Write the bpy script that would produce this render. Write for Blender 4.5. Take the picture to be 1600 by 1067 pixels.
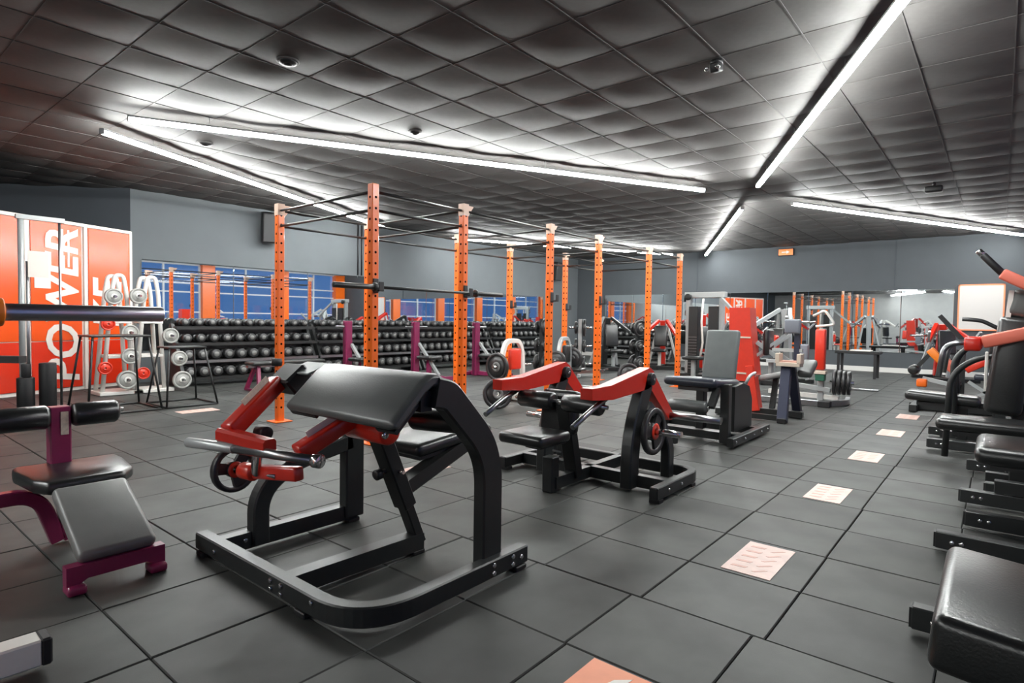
import bpy, bmesh, math, random
from mathutils import Vector, Matrix

# ------------------------------------------------------------------ camera, world, lights, exposure
SC = bpy.context.scene
COL = SC.collection
for o in list(bpy.data.objects):
    bpy.data.objects.remove(o)
random.seed(7)
CAM_H = 1.155
F_PX, PITCH, ROLL, YAW = 924.17, math.radians(2.049), math.radians(0.821), math.radians(39.55)
def camera_axes():
    cp, sp, cr, sr = math.cos(PITCH), math.sin(PITCH), math.cos(ROLL), math.sin(ROLL)
    rz = Matrix(((cr, -sr, 0), (sr, cr, 0), (0, 0, 1)))
    rx = Matrix(((1, 0, 0), (0, cp, -sp), (0, sp, cp)))
    m = rz @ rx
    right, down, fwd = Vector((math.cos(YAW), math.sin(YAW), 0)), Vector((0, 0, -1)), Vector((-math.sin(YAW), math.cos(YAW), 0))
    return [right * m[i][0] + down * m[i][1] + fwd * m[i][2] for i in range(3)]
AX, AY, AZ = camera_axes()
cam_data = bpy.data.cameras.new('camera')
cam_data.sensor_width = 36.0
cam_data.lens = F_PX / 1600 * 36
cam_data.clip_start = 0.05
cam = bpy.data.objects.new('camera', cam_data)
COL.objects.link(cam)
cam.matrix_world = Matrix(((AX.x, -AY.x, -AZ.x, 0), (AX.y, -AY.y, -AZ.y, 0), (AX.z, -AY.z, -AZ.z, CAM_H), (0, 0, 0, 1)))
SC.camera = cam
def project(p):
    d = Vector(p) - Vector((0, 0, CAM_H))
    z = d.dot(AZ)
    if z < 0.05:
        return None
    return 800 + F_PX * d.dot(AX) / z, 533.5 + F_PX * d.dot(AY) / z, z
def in_view(p, m=60):
    q = project(p)
    return q is not None and -m < q[0] < 1600 + m and -m < q[1] < 1067 + m

world = bpy.data.worlds.new('dusk_sky')
SC.world = world
world.use_nodes = True
world.node_tree.nodes['Background'].inputs[0].default_value = (0.075, 0.20, 0.50, 1)
world.node_tree.nodes['Background'].inputs[1].default_value = 1.0
LAMP_STRENGTH = 165.0
SC.view_settings.view_transform = 'Standard'
SC.view_settings.look = 'None'
SC.view_settings.gamma = 1.0
SC.view_settings.use_curve_mapping = False
SC.view_settings.exposure = 0.0

# ------------------------------------------------------------------ materials
MATS = {}
def material(name, col, rough=0.5, metal=0.0, noise=0.0, scale=30.0, bump=0.0, bscale=200.0, spec=0.5, coat=0.0, emit=None, estr=0.0, vary=0.0, spots=None):
    m = bpy.data.materials.new(name)
    m.use_nodes = True
    nt = m.node_tree
    b = nt.nodes['Principled BSDF']
    b.inputs['Base Color'].default_value = (*col, 1)
    b.inputs['Roughness'].default_value = rough
    b.inputs['Metallic'].default_value = metal
    b.inputs['Specular IOR Level'].default_value = spec
    b.inputs['Coat Weight'].default_value = coat
    b.inputs['Coat Roughness'].default_value = 0.15
    if emit:
        b.inputs['Emission Color'].default_value = (*emit, 1)
        b.inputs['Emission Strength'].default_value = estr
    tc = nt.nodes.new('ShaderNodeTexCoord')
    if noise or vary:
        val = nt.nodes.new('ShaderNodeValue'); val.outputs[0].default_value = 1.0
        last = val.outputs[0]
        if noise:
            n = nt.nodes.new('ShaderNodeTexNoise')
            n.inputs['Scale'].default_value = scale
            n.inputs['Detail'].default_value = 5
            nt.links.new(tc.outputs['Object'], n.inputs['Vector'])
            mr = nt.nodes.new('ShaderNodeMapRange')
            mr.inputs['From Min'].default_value = 0.3; mr.inputs['From Max'].default_value = 0.7
            mr.inputs['To Min'].default_value = 1 - noise; mr.inputs['To Max'].default_value = 1 + noise
            nt.links.new(n.outputs['Fac'], mr.inputs['Value'])
            last = mr.outputs[0]
        if vary:
            oi = nt.nodes.new('ShaderNodeObjectInfo')
            mv = nt.nodes.new('ShaderNodeMapRange')
            mv.inputs['To Min'].default_value = 1 - vary; mv.inputs['To Max'].default_value = 1 + vary
            nt.links.new(oi.outputs['Random'], mv.inputs['Value'])
            mu = nt.nodes.new('ShaderNodeMath'); mu.operation = 'MULTIPLY'
            nt.links.new(last, mu.inputs[0]); nt.links.new(mv.outputs[0], mu.inputs[1])
            last = mu.outputs[0]
        vm = nt.nodes.new('ShaderNodeVectorMath'); vm.operation = 'SCALE'
        vm.inputs[0].default_value = col
        nt.links.new(last, vm.inputs['Scale'])
        nt.links.new(vm.outputs[0], b.inputs['Base Color'])
    if bump:
        n2 = nt.nodes.new('ShaderNodeTexNoise')
        n2.inputs['Scale'].default_value = bscale
        n2.inputs['Detail'].default_value = 3
        nt.links.new(tc.outputs['Object'], n2.inputs['Vector'])
        bp = nt.nodes.new('ShaderNodeBump')
        bp.inputs['Strength'].default_value = bump
        bp.inputs['Distance'].default_value = 0.002
        nt.links.new(n2.outputs['Fac'], bp.inputs['Height'])
        nt.links.new(bp.outputs[0], b.inputs['Normal'])
    MATS[name] = m
    return m
M = MATS
material('rubber_tile', (0.048, 0.0495, 0.0465), 0.50, noise=0.42, scale=2.4, bump=0.18, bscale=320, vary=0.24, spec=0.22)
material('rubber_base', (0.012, 0.013, 0.013), 0.9)
material('ceiling_tile', (0.096, 0.091, 0.088), 0.68, noise=0.06, scale=20, vary=0.10, spec=0.30)
material('ceiling_grid', (0.096, 0.091, 0.088), 0.7, spec=0.3)
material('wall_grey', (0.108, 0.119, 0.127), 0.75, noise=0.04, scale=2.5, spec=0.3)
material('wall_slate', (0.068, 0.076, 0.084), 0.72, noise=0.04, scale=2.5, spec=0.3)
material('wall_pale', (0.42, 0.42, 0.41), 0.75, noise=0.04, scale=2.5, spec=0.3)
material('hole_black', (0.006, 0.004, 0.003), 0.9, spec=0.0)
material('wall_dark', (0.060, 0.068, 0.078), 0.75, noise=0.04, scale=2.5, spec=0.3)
material('trim_white', (0.62, 0.61, 0.58), 0.5)
material('mirror_glass', (0.80, 0.84, 0.86), 0.015, metal=1.0)
material('black_metal', (0.010, 0.011, 0.011), 0.40, noise=0.1, scale=60, bump=0.15, bscale=500, spec=0.55)
material('graphite_metal', (0.014, 0.016, 0.016), 0.38, noise=0.1, scale=40, bump=0.15, bscale=500, spec=0.6)
material('black_vinyl', (0.013, 0.014, 0.014), 0.30, noise=0.12, scale=18, bump=0.35, bscale=140, spec=0.7)
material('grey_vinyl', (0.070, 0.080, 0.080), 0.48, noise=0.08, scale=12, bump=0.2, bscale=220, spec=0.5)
material('navy_vinyl', (0.020, 0.024, 0.036), 0.36, noise=0.1, scale=18, spec=0.6)
material('black_rubber', (0.010, 0.010, 0.011), 0.55, noise=0.1, scale=40)
material('red_paint', (0.52, 0.018, 0.007), 0.30, noise=0.04, scale=20, coat=0.5)
material('bright_red', (0.62, 0.030, 0.010), 0.38, noise=0.04, scale=20, coat=0.3)
material('orange_paint', (0.84, 0.140, 0.005), 0.38, noise=0.04, scale=20, coat=0.3)
material('amber_paint', (0.80, 0.20, 0.012), 0.42, noise=0.04, scale=20)
material('magenta_paint', (0.22, 0.016, 0.075), 0.34, noise=0.05, scale=20, coat=0.4)
material('chrome', (0.62, 0.62, 0.62), 0.16, metal=1.0)
material('steel', (0.36, 0.37, 0.38), 0.30, metal=1.0, noise=0.06, scale=60)
material('silver_paint', (0.42, 0.44, 0.44), 0.36, metal=0.35)
material('white_paint', (0.66, 0.65, 0.61), 0.40, noise=0.03, scale=20)
material('cream_paint', (0.62, 0.52, 0.42), 0.45)
material('sticker_white', (0.60, 0.52, 0.42), 0.45, noise=0.15, scale=60)
material('panel_orange', (0.80, 0.085, 0.008), 0.22, noise=0.05, scale=1.5, coat=0.6)
material('panel_red', (0.66, 0.030, 0.008), 0.22, noise=0.05, scale=1.5, coat=0.6)
material('print_white', (0.74, 0.68, 0.62), 0.40)
material('board_white', (0.52, 0.50, 0.48), 0.5)
material('print_glare_washed', (0.66, 0.46, 0.40), 0.45, noise=0.10, scale=14)
material('print_orange', (0.80, 0.26, 0.12), 0.45, noise=0.05, scale=14)
material('print_salmon', (0.62, 0.33, 0.26), 0.45, noise=0.1, scale=14)
material('plastic_black', (0.012, 0.012, 0.013), 0.45)
material('plastic_grey', (0.035, 0.036, 0.038), 0.6)
material('cap_grey', (0.15, 0.15, 0.145), 0.45)
material('plate_grey', (0.34, 0.34, 0.32), 0.45, noise=0.08, scale=30)
material('iron_plate', (0.018, 0.018, 0.019), 0.38, noise=0.1, scale=60, spec=0.6)
material('sign_orange', (0.80, 0.16, 0.03), 0.4, emit=(1.0, 0.22, 0.04), estr=0.5)
material('window_frame', (0.60, 0.62, 0.64), 0.4)
material('lamp_body', (0.35, 0.35, 0.35), 0.5)
material('lamp_diffuser', (0.9, 0.9, 0.9), 0.5, emit=(0.97, 1.0, 0.98), estr=LAMP_STRENGTH)
material('frosted_window', (0.8, 0.8, 0.8), 0.5, emit=(1.0, 0.95, 0.92), estr=0.9)
material('green_paint', (0.015, 0.10, 0.06), 0.5)
material('vinyl_painted_glare', (0.150, 0.152, 0.146), 0.42, noise=0.08, scale=9, bump=0.2, bscale=160, spec=0.7)  # black vinyl; the grey base colour stands in for glare on its top
material('grey_vinyl_and_sheen', (0.070, 0.075, 0.073), 0.38, noise=0.12, scale=9, bump=0.25, bscale=160, spec=0.7)  # real grey pads, and the sheen painted on the black arm pad
material('grey_vinyl_mid', (0.125, 0.140, 0.138), 0.5, noise=0.06, scale=12, bump=0.2, bscale=220)
material('gusset_pale_glare', (0.60, 0.40, 0.30), 0.45)
material('chrome_bar', (0.66, 0.64, 0.68), 0.34, metal=1.0)
material('magenta_dark', (0.10, 0.008, 0.035), 0.4)
material('grey_vinyl_pale', (0.36, 0.37, 0.37), 0.5)
material('navy_metal', (0.022, 0.026, 0.050), 0.4)
material('plastic_pad', (0.17, 0.18, 0.21), 0.5)
material('salmon_paint', (0.62, 0.14, 0.09), 0.4)
def glass_material():
    m = bpy.data.materials.new('window_glass'); m.use_nodes = True
    nt = m.node_tree; nt.nodes.clear()
    out = nt.nodes.new('ShaderNodeOutputMaterial'); mix = nt.nodes.new('ShaderNodeMixShader')
    tr = nt.nodes.new('ShaderNodeBsdfTransparent'); gl = nt.nodes.new('ShaderNodeBsdfGlossy')
    gl.inputs['Roughness'].default_value = 0.03; mix.inputs[0].default_value = 0.10
    nt.links.new(tr.outputs[0], mix.inputs[1]); nt.links.new(gl.outputs[0], mix.inputs[2]); nt.links.new(mix.outputs[0], out.inputs[0])
    MATS['window_glass'] = m
glass_material()

# ------------------------------------------------------------------ mesh helpers
def V(*a):
    return Vector(a)
def basis(z, hint=None):
    z = Vector(z).normalized()
    h = Vector(hint) if hint is not None else (Vector((0, 0, 1)) if abs(z.z) < 0.9 else Vector((1, 0, 0)))
    x = h.cross(z)
    if x.length < 1e-6:
        x = Vector((1, 0, 0)).cross(z)
    x.normalize()
    return x, z.cross(x), z
def fillet(pts, r, seg=6):
    pts = [Vector(p) for p in pts]
    out = [pts[0]]
    for i in range(1, len(pts) - 1):
        a, b, c = pts[i - 1], pts[i], pts[i + 1]
        rr = r[i - 1] if isinstance(r, (list, tuple)) else r
        u, v = (a - b), (c - b)
        d = min(rr, u.length * 0.49 if i > 1 else u.length * 0.98, v.length * 0.49 if i < len(pts) - 2 else v.length * 0.98)
        u.normalize(); v.normalize()
        if d < 1e-4:
            out.append(b); continue
        p0, p2 = b + u * d, b + v * d
        for k in range(seg + 1):
            t = k / seg
            out.append(p0 * (1 - t) ** 2 + b * 2 * t * (1 - t) + p2 * t * t)
    out.append(pts[-1])
    return out
class MB:
    def __init__(self):
        self.v, self.f, self.s = [], [], []
    def add(self, verts, faces, smooth=False):
        n = len(self.v)
        self.v += [tuple(p) for p in verts]
        self.f += [tuple(i + n for i in f) for f in faces]
        self.s += [smooth] * len(faces)
        return self
    def box(self, c, s, bev=0.0, seg=1, rot=None, smooth=None):
        if bev <= 0:
            x, y, z = s[0] / 2, s[1] / 2, s[2] / 2
            vs = [V(i, j, k) for i in (-x, x) for j in (-y, y) for k in (-z, z)]
            fs = [(0, 1, 3, 2), (4, 6, 7, 5), (0, 4, 5, 1), (2, 3, 7, 6), (0, 2, 6, 4), (1, 5, 7, 3)]
        else:
            bm = bmesh.new()
            bmesh.ops.create_cube(bm, size=1.0)
            for w in bm.verts:
                w.co = V(w.co.x * s[0], w.co.y * s[1], w.co.z * s[2])
            bmesh.ops.bevel(bm, geom=list(bm.edges), offset=min(bev, min(s) * 0.49), segments=seg, profile=0.5, affect='EDGES')
            bm.verts.index_update()
            vs = [w.co.copy() for w in bm.verts]
            fs = [tuple(w.index for w in f.verts) for f in bm.faces]
            bm.free()
        if rot is not None:
            vs = [rot @ w for w in vs]
        c = Vector(c)
        return self.add([w + c for w in vs], fs, smooth if smooth is not None else seg > 1)
    def bar(self, a, b, w, h, up=None, bev=0.0, seg=1):
        a, b = Vector(a), Vector(b)
        x, y, z = basis(b - a, up)
        R = Matrix((x, y, z)).transposed()
        return self.box((a + b) / 2, (w, h, (b - a).length), bev, seg, R)
    def sweep(self, path, w, h, n, r=0.0):
        """rectangular tube along a planar path; w is its size along the plane normal n, h its size in the plane"""
        path = [Vector(p) for p in path]; n = Vector(n).normalized()
        if r > 0:
            prof = [(-w / 2 + r, -h / 2), (w / 2 - r, -h / 2), (w / 2, -h / 2 + r), (w / 2, h / 2 - r), (w / 2 - r, h / 2), (-w / 2 + r, h / 2), (-w / 2, h / 2 - r), (-w / 2, -h / 2 + r)]
        else:
            prof = [(-w / 2, -h / 2), (w / 2, -h / 2), (w / 2, h / 2), (-w / 2, h / 2)]
        k = len(prof); vs = []; fs = []
        for i, p in enumerate(path):
            t1 = (path[i] - path[i - 1]).normalized() if i > 0 else (path[1] - path[0]).normalized()
            t2 = (path[i + 1] - path[i]).normalized() if i < len(path) - 1 else t1
            s1, s2 = t1.cross(n), t2.cross(n)
            s = (s1 + s2).normalized(); s = s / max(0.4, s.dot(s1))
            vs += [p + n * q[0] + s * q[1] for q in prof]
        for i in range(len(path) - 1):
            for j in range(k):
                a, b = i * k + j, i * k + (j + 1) % k
                fs.append((a, b, b + k, a + k))
        fs.append(tuple(range(k - 1, -1, -1))); fs.append(tuple(range((len(path) - 1) * k, len(path) * k)))
        return self.add(vs, fs)
    def rod(self, path, r, seg=10, smooth=True):
        path = [Vector(p) for p in path]; vs = []; fs = []
        x = None
        for i, p in enumerate(path):
            t = ((path[min(i + 1, len(path) - 1)] - path[max(i - 1, 0)])).normalized()
            if x is None:
                x, y, _ = basis(t)
            else:
                x = (x - t * x.dot(t)).normalized(); y = t.cross(x)
            rr = r[i] if isinstance(r, (list, tuple)) else r
            vs += [p + (x * math.cos(a) + y * math.sin(a)) * rr for a in (2 * math.pi * k / seg for k in range(seg))]
        for i in range(len(path) - 1):
            for j in range(seg):
                a, b = i * seg + j, i * seg + (j + 1) % seg
                fs.append((a, b, b + seg, a + seg))
        self.add(vs, fs, smooth)
        m = len(path) - 1
        base = len(self.v) - len(vs)
        self.f.append(tuple(base + j for j in range(seg - 1, -1, -1))); self.s.append(False)
        self.f.append(tuple(base + m * seg + j for j in range(seg))); self.s.append(False)
        return self
    def cyl(self, a, b, r, seg=16, r2=None):
        return self.rod([a, b], [r, r if r2 is None else r2], seg)
    def lathe(self, a, axis, prof, seg=20, smooth=True, arc=None):
        """prof: list of (distance along axis, radius)"""
        a = Vector(a); x, y, z = basis(axis); vs = []; fs = []
        for d, r in prof:
            vs += [a + z * d + (x * math.cos(t) + y * math.sin(t)) * max(r, 1e-5) for t in (2 * math.pi * k / seg for k in range(seg))]
        for i in range(len(prof) - 1):
            for j in range(seg):
                p, q = i * seg + j, i * seg + (j + 1) % seg
                fs.append((p, q, q + seg, p + seg))
        self.add(vs, fs, smooth)
        return self
    def roller(self, a, b, r, ch=0.02, seg=20):
        a, b = Vector(a), Vector(b); L = (b - a).length
        return self.lathe(a, b - a, [(0, 0), (0, r - ch), (ch * 0.4, r - ch * 0.35), (ch, r), (L - ch, r), (L - ch * 0.4, r - ch * 0.35), (L, r - ch), (L, 0)], seg)
    def prism(self, poly, o, u, w, t, center=True):
        """extrude a 2D polygon (in axes u, w from origin o) by vector t"""
        o, u, w, t = Vector(o), Vector(u), Vector(w), Vector(t)
        if center:
            o = o - t / 2
        n = len(poly)
        a = [o + u * p[0] + w * p[1] for p in poly]
        vs = a + [p + t for p in a]
        fs = [tuple(range(n - 1, -1, -1)), tuple(range(n, 2 * n))]
        fs += [(i, (i + 1) % n, (i + 1) % n + n, i + n) for i in range(n)]
        if u.cross(w).dot(t) < 0:
            fs = [tuple(reversed(f)) for f in fs]
        return self.add(vs, fs)
    def mesh(self, name, mat):
        me = bpy.data.meshes.new(name)
        me.from_pydata(self.v, [], self.f)
        me.polygons.foreach_set('use_smooth', self.s)
        me.materials.append(M[mat] if isinstance(mat, str) else mat)
        me.validate()
        bm = bmesh.new(); bm.from_mesh(me); bmesh.ops.recalc_face_normals(bm, faces=bm.faces); bm.to_mesh(me); bm.free()
        return me
    def build(self, name, mat, parent=None, label=None):
        o = bpy.data.objects.new(name, self.mesh(name, mat))
        COL.objects.link(o)
        if parent is not None:
            o.parent = parent
        if label:
            o['label'] = label
        return o
def inst(name, me, parent=None, loc=(0, 0, 0), rz=0.0, label=None):
    o = bpy.data.objects.new(name, me)
    COL.objects.link(o); o.location = loc; o.rotation_euler = (0, 0, rz)
    if parent is not None:
        o.parent = parent
    if label:
        o['label'] = label
    return o
def tag(o, label=None, cat=None, group=None, kind=None):
    if label: o['label'] = label
    if cat: o['category'] = cat
    if group: o['group'] = group
    if kind: o['kind'] = kind
    return o
def thing(name, label, cat, loc=(0, 0, 0), rz=0.0, group=None):
    o = bpy.data.objects.new(name, None)
    COL.objects.link(o); o.location = loc; o.rotation_euler = (0, 0, rz); o.empty_display_size = 0.1
    return tag(o, label, cat, group)
KIDS = {}
def copy_tree(root, loc, rz=0.0, label=None):
    c = root.copy(); COL.objects.link(c); c.location = loc; c.rotation_euler = (0, 0, rz)
    if label: c['label'] = label
    def rec(src, dst):
        for ch in list(src.children):
            d = ch.copy(); COL.objects.link(d); d.parent = dst
            rec(ch, d)
    rec(root, c)
    return c
def text_mesh(name, body, size, mat, extrude=0.004, shear=0.0, bold=0.0, align='LEFT'):
    cu = bpy.data.curves.new(name, 'FONT')
    cu.body = body; cu.size = size; cu.extrude = extrude; cu.shear = shear; cu.offset = bold; cu.align_x = align
    cu.resolution_u = 3
    ob = bpy.data.objects.new(name, cu); COL.objects.link(ob)
    dg = bpy.context.evaluated_depsgraph_get(); dg.update()
    me = bpy.data.meshes.new_from_object(ob.evaluated_get(dg))
    bpy.data.objects.remove(ob); bpy.data.curves.remove(cu)
    me.materials.clear(); me.materials.append(M[mat]); me.name = name
    return me
# ------------------------------------------------------------------ the room
ZC = 3.27
X0, X1, Y0, Y1 = -13.2, 2.4, -12.0, 17.2
XL = -11.3
def structure(name, mb, mat, parent=None, label=None):
    o = mb.build(name, mat, parent, label)
    if parent is None:
        o['kind'] = 'structure'
    return o

# floor: sub-floor slab + rubber tiles (0.5 m) laid in slightly slipped rows
floor = structure('floor', MB().box((( X0 + X1) / 2, (Y0 + Y1) / 2, -0.07), (X1 - X0, Y1 - Y0, 0.09)), 'rubber_base')
def floor_tile_mesh(g=0.004, b=0.004, t=0.5, d=0.025):
    h = t / 2 - g / 2; q = h - b
    vs = [V(x * h, y * h, -d) for x, y in ((-1, -1), (1, -1), (1, 1), (-1, 1))]
    vs += [V(x * h, y * h, -b) for x, y in ((-1, -1), (1, -1), (1, 1), (-1, 1))]
    vs += [V(x * q, y * q, 0) for x, y in ((-1, -1), (1, -1), (1, 1), (-1, 1))]
    fs = [(8, 9, 10, 11)] + [(i, (i + 1) % 4, (i + 1) % 4 + 4, i + 4) for i in range(4)] + [(i + 4, (i + 1) % 4 + 4, (i + 1) % 4 + 8, i + 8) for i in range(4)]
    return vs, fs
TV, TF = floor_tile_mesh()
tile_me = MB().add(TV, TF).mesh('tile', 'rubber_tile')
cells = []
ny0 = math.floor((Y0 - 2.74) / 0.5)
for j in range(ny0, 29):
    yc = 2.74 + 0.5 * j + 0.25
    sh = -0.038 if j < -1 else (0.0 if j < 20 else -0.015)
    sh += random.uniform(-0.006, 0.006)
    for i in range(-25, 7):
        xc = -0.63 + 0.5 * i + 0.25 + sh
        if X0 + 0.2 < xc < X1 - 0.2 and Y0 + 0.2 < yc < Y1 - 0.2:
            cells.append((xc, yc))
vis = [c for c in cells if in_view((c[0], c[1], 0), 120)]
vis.sort(key=lambda c: c[0] ** 2 + c[1] ** 2)
near = set(vis[:300])
for c in vis[:300]:
    o = inst('tile', tile_me, floor, (c[0], c[1], random.uniform(-0.0012, 0.0012)), random.choice((0, 0, math.pi)))
    o.rotation_euler.x = random.uniform(-0.0015, 0.0015); o.rotation_euler.y = random.uniform(-0.0015, 0.0015)
rest = MB()
for c in cells:
    if c not in near:
        rest.add([p + V(c[0], c[1], 0) for p in TV], TF)
tag(rest.build('tile_field', 'rubber_tile', floor), kind='stuff')

# printed logo plates set in the tiles
def logo_plate(x, y, first=False):
    mat = 'print_orange' if first else 'print_glare_washed'  # farther logos are orange print too; glare is put into their pale colour
    p = MB().box((0, 0, 0.0005), (0.222, 0.435, 0.004)).build('logo_print', mat, floor, 'printed logo rectangle with painted glare set in the rubber tile' if not first else 'orange printed logo rectangle in the rubber tile')
    p.location = (x, y, 0.001)
    g = MB()
    ink = 'print_white' if first else 'print_salmon'
    if first:
        g.prism([(-0.02, 0.06), (0.035, 0.10), (0.05, 0.19), (0.005, 0.15)], (0, 0, 0.0031), (1, 0, 0), (0, 1, 0), (0, 0, 0.001))
        g.prism([(-0.06, -0.17), (0.05, -0.14), (0.06, -0.02), (-0.03, -0.06)], (0, 0, 0.0031), (1, 0, 0), (0, 1, 0), (0, 0, 0.001))
    else:
        for k in range(5):
            yy = -0.16 + k * 0.075
            g.prism([(-0.085, yy), (-0.02, yy + 0.006), (-0.012, yy + 0.028), (-0.08, yy + 0.022)], (0, 0, 0.0031), (1, 0, 0), (0, 1, 0), (0, 0, 0.0008))
            g.prism([(0.015, yy - 0.012), (0.03, yy - 0.012), (0.075, yy + 0.035), (0.06, yy + 0.035)], (0, 0, 0.0031), (1, 0, 0), (0, 1, 0), (0, 0, 0.0008))
    g.build('logo_mark', ink, p)
logo_plate(-0.925, 1.505, True)
for k in range(6):
    logo_plate(-0.874, 2.985 + 1.5 * k)
logo_plate(-3.39, 3.03); logo_plate(-7.49, 3.09)

# ceiling: slab, sagging 0.6 m tiles and the exposed runners
ceiling = structure('ceiling', MB().box(((X0 + X1) / 2, (Y0 + Y1) / 2, ZC + 0.12), (X1 - X0, Y1 - Y0, 0.12)), 'ceiling_tile')
def ceil_tile(sag, n=5, t=0.596):
    vs = []; fs = []
    for j in range(n + 1):
        for i in range(n + 1):
            u, v = i / n * 2 - 1, j / n * 2 - 1
            vs.append(V(u * t / 2, v * t / 2, -sag * (1 - u * u) * (1 - v * v) + 0.004))
    for j in range(n):
        for i in range(n):
            a = j * (n + 1) + i
            fs.append((a, a + n + 1, a + n + 2, a + 1))
    return vs, fs
CT = [ceil_tile(s) for s in (0.012, 0.016, 0.020, 0.024)]
ct_me = [MB().add(v, f, True).mesh('ceiling_tile', 'ceiling_tile') for v, f in CT]
gx0, gy0 = -2.99, 4.12
cells = []
for j in range(-27, 23):
    for i in range(-18, 11):
        c = (gx0 + 0.6 * i + 0.3, gy0 + 0.6 * j + 0.3)
        if X0 + 0.1 < c[0] < X1 - 0.1 and Y0 + 0.1 < c[1] < Y1 + 0.1:
            cells.append(c)
vis = sorted([c for c in cells if in_view((c[0], c[1], ZC), 120)], key=lambda c: c[0] ** 2 + c[1] ** 2)
near = set(vis[:300])
for c in vis[:300]:
    inst('ceiling_tile', random.choice(ct_me), ceiling, (c[0], c[1], ZC), random.choice((0, math.pi / 2, math.pi)))
rest = MB()
for c in cells:
    if c not in near:
        v, f = random.choice(CT)
        rest.add([p + V(c[0], c[1], ZC) for p in v], f, True)
tag(rest.build('ceiling_tile_field', 'ceiling_tile', ceiling), kind='stuff')
for i in range(-17, 10):
    x = gx0 + 0.6 * i
    if X0 < x < X1:
        MB().box((x, (Y0 + Y1) / 2, ZC + 0.003), (0.010, Y1 - Y0, 0.008)).build('ceiling_runner', 'ceiling_grid', ceiling)
for j in range(-26, 22):
    y = gy0 + 0.6 * j
    if Y0 < y < Y1:
        MB().box(((X0 + X1) / 2, y, ZC + 0.004), (X1 - X0, 0.009, 0.007)).build('ceiling_runner', 'ceiling_grid', ceiling)

# walls
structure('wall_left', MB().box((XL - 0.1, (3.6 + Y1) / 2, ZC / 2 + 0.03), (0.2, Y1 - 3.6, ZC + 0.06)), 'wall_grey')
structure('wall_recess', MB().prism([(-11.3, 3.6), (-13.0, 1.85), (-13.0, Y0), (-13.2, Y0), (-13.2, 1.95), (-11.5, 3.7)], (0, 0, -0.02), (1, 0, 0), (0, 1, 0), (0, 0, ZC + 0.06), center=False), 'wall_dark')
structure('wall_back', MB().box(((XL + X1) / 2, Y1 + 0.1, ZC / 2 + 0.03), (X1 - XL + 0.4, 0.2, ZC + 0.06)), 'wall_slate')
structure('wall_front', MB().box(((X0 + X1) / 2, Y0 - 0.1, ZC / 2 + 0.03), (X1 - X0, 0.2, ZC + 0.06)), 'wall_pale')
structure('baseboard_back', MB().box(((XL + X1) / 2, Y1 - 0.012, 0.06), (X1 - XL, 0.024, 0.12)), 'trim_white')
structure('trim_1', MB().box((-2.05, Y1 - 0.006, 2.65), (0.03, 0.012, 1.24)), 'wall_dark')
structure('trim_2', MB().box((-7.05, Y1 - 0.006, 2.65), (0.03, 0.012, 1.24)), 'wall_dark')
# right wall: orange piers, sill, head and glazed bays onto the dusk sky
wr = structure('wall_right', MB().box((X1 + 0.1, (Y0 + Y1) / 2, 0.15), (0.2, Y1 - Y0, 0.40)).box((X1 + 0.1, (Y0 + Y1) / 2, 3.27), (0.2, Y1 - Y0, 0.10)), 'wall_grey')
bays = 9; bw = (Y1 - Y0) / bays
for k in range(bays + 1):
    MB().box((X1 + 0.02, min(max(Y0 + k * bw, Y0 + 0.3), Y1 - 0.3), 1.77), (0.30, 0.50, 2.86)).build('pier', 'orange_paint', wr)
for k in range(bays):
    ya, yb = Y0 + k * bw + 0.28, Y0 + (k + 1) * bw - 0.28
    w = structure('window_%d' % (k + 1), MB().box((X1 + 0.1, (ya + yb) / 2, 0.38), (0.1, yb - ya, 0.06)).box((X1 + 0.1, (ya + yb) / 2, 3.19), (0.1, yb - ya, 0.06)), 'window_frame')
    for f in (0, 0.5, 1):
        MB().box((X1 + 0.1, ya + f * (yb - ya), 1.78), (0.08, 0.06, 2.78)).build('mullion', 'window_frame', w)
    for zz in (1.30, 2.10, 2.45):
        MB().box((X1 + 0.1, (ya + yb) / 2, zz), (0.07, yb - ya, 0.05)).build('transom', 'window_frame', w)
    for f in (0.25, 0.75):
        for z0, z1 in ((0.41, 1.27), (1.33, 2.07), (2.13, 2.42), (2.48, 3.16)):
            MB().box((X1 + 0.11, ya + f * (yb - ya), (z0 + z1) / 2), (0.008, (yb - ya) / 2 - 0.05, z1 - z0)).build('pane', 'window_glass', w)

# wall mirrors
def mirror(label, a, b, z0, z1, n, axis):
    """panels side by side between coordinates a and b along the wall"""
    loc = (XL, (a + b) / 2, z0) if axis == 'y' else ((a + b) / 2, Y1, z0)
    t = thing('wall_mirror', label, 'mirror', loc, 0, 'wall mirrors of the gym')
    w = (b - a) / n
    for k in range(n):
        c = -(b - a) / 2 + w * (k + 0.5)
        if axis == 'y':
            MB().box((0.010, c, (z1 - z0) / 2), (0.012, w - 0.012, z1 - z0), 0.002).build('mirror_panel', 'mirror_glass', t)
        else:
            MB().box((c, -0.010, (z1 - z0) / 2), (w - 0.012, 0.012, z1 - z0), 0.002).build('mirror_panel', 'mirror_glass', t)
    return t
mirror('tall wall mirror full of blue window reflections above the dumbbell rack', 3.75, 8.45, 0.55, 2.11, 3, 'y')
mirror('lower wall mirror further along the left wall near the corner', 8.55, 15.2, 0.55, 1.92, 4, 'y')
mirror('long wall mirror on the back wall over the white baseboard', -10.2, -0.86, 0.5, 2.03, 9, 'x')

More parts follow.
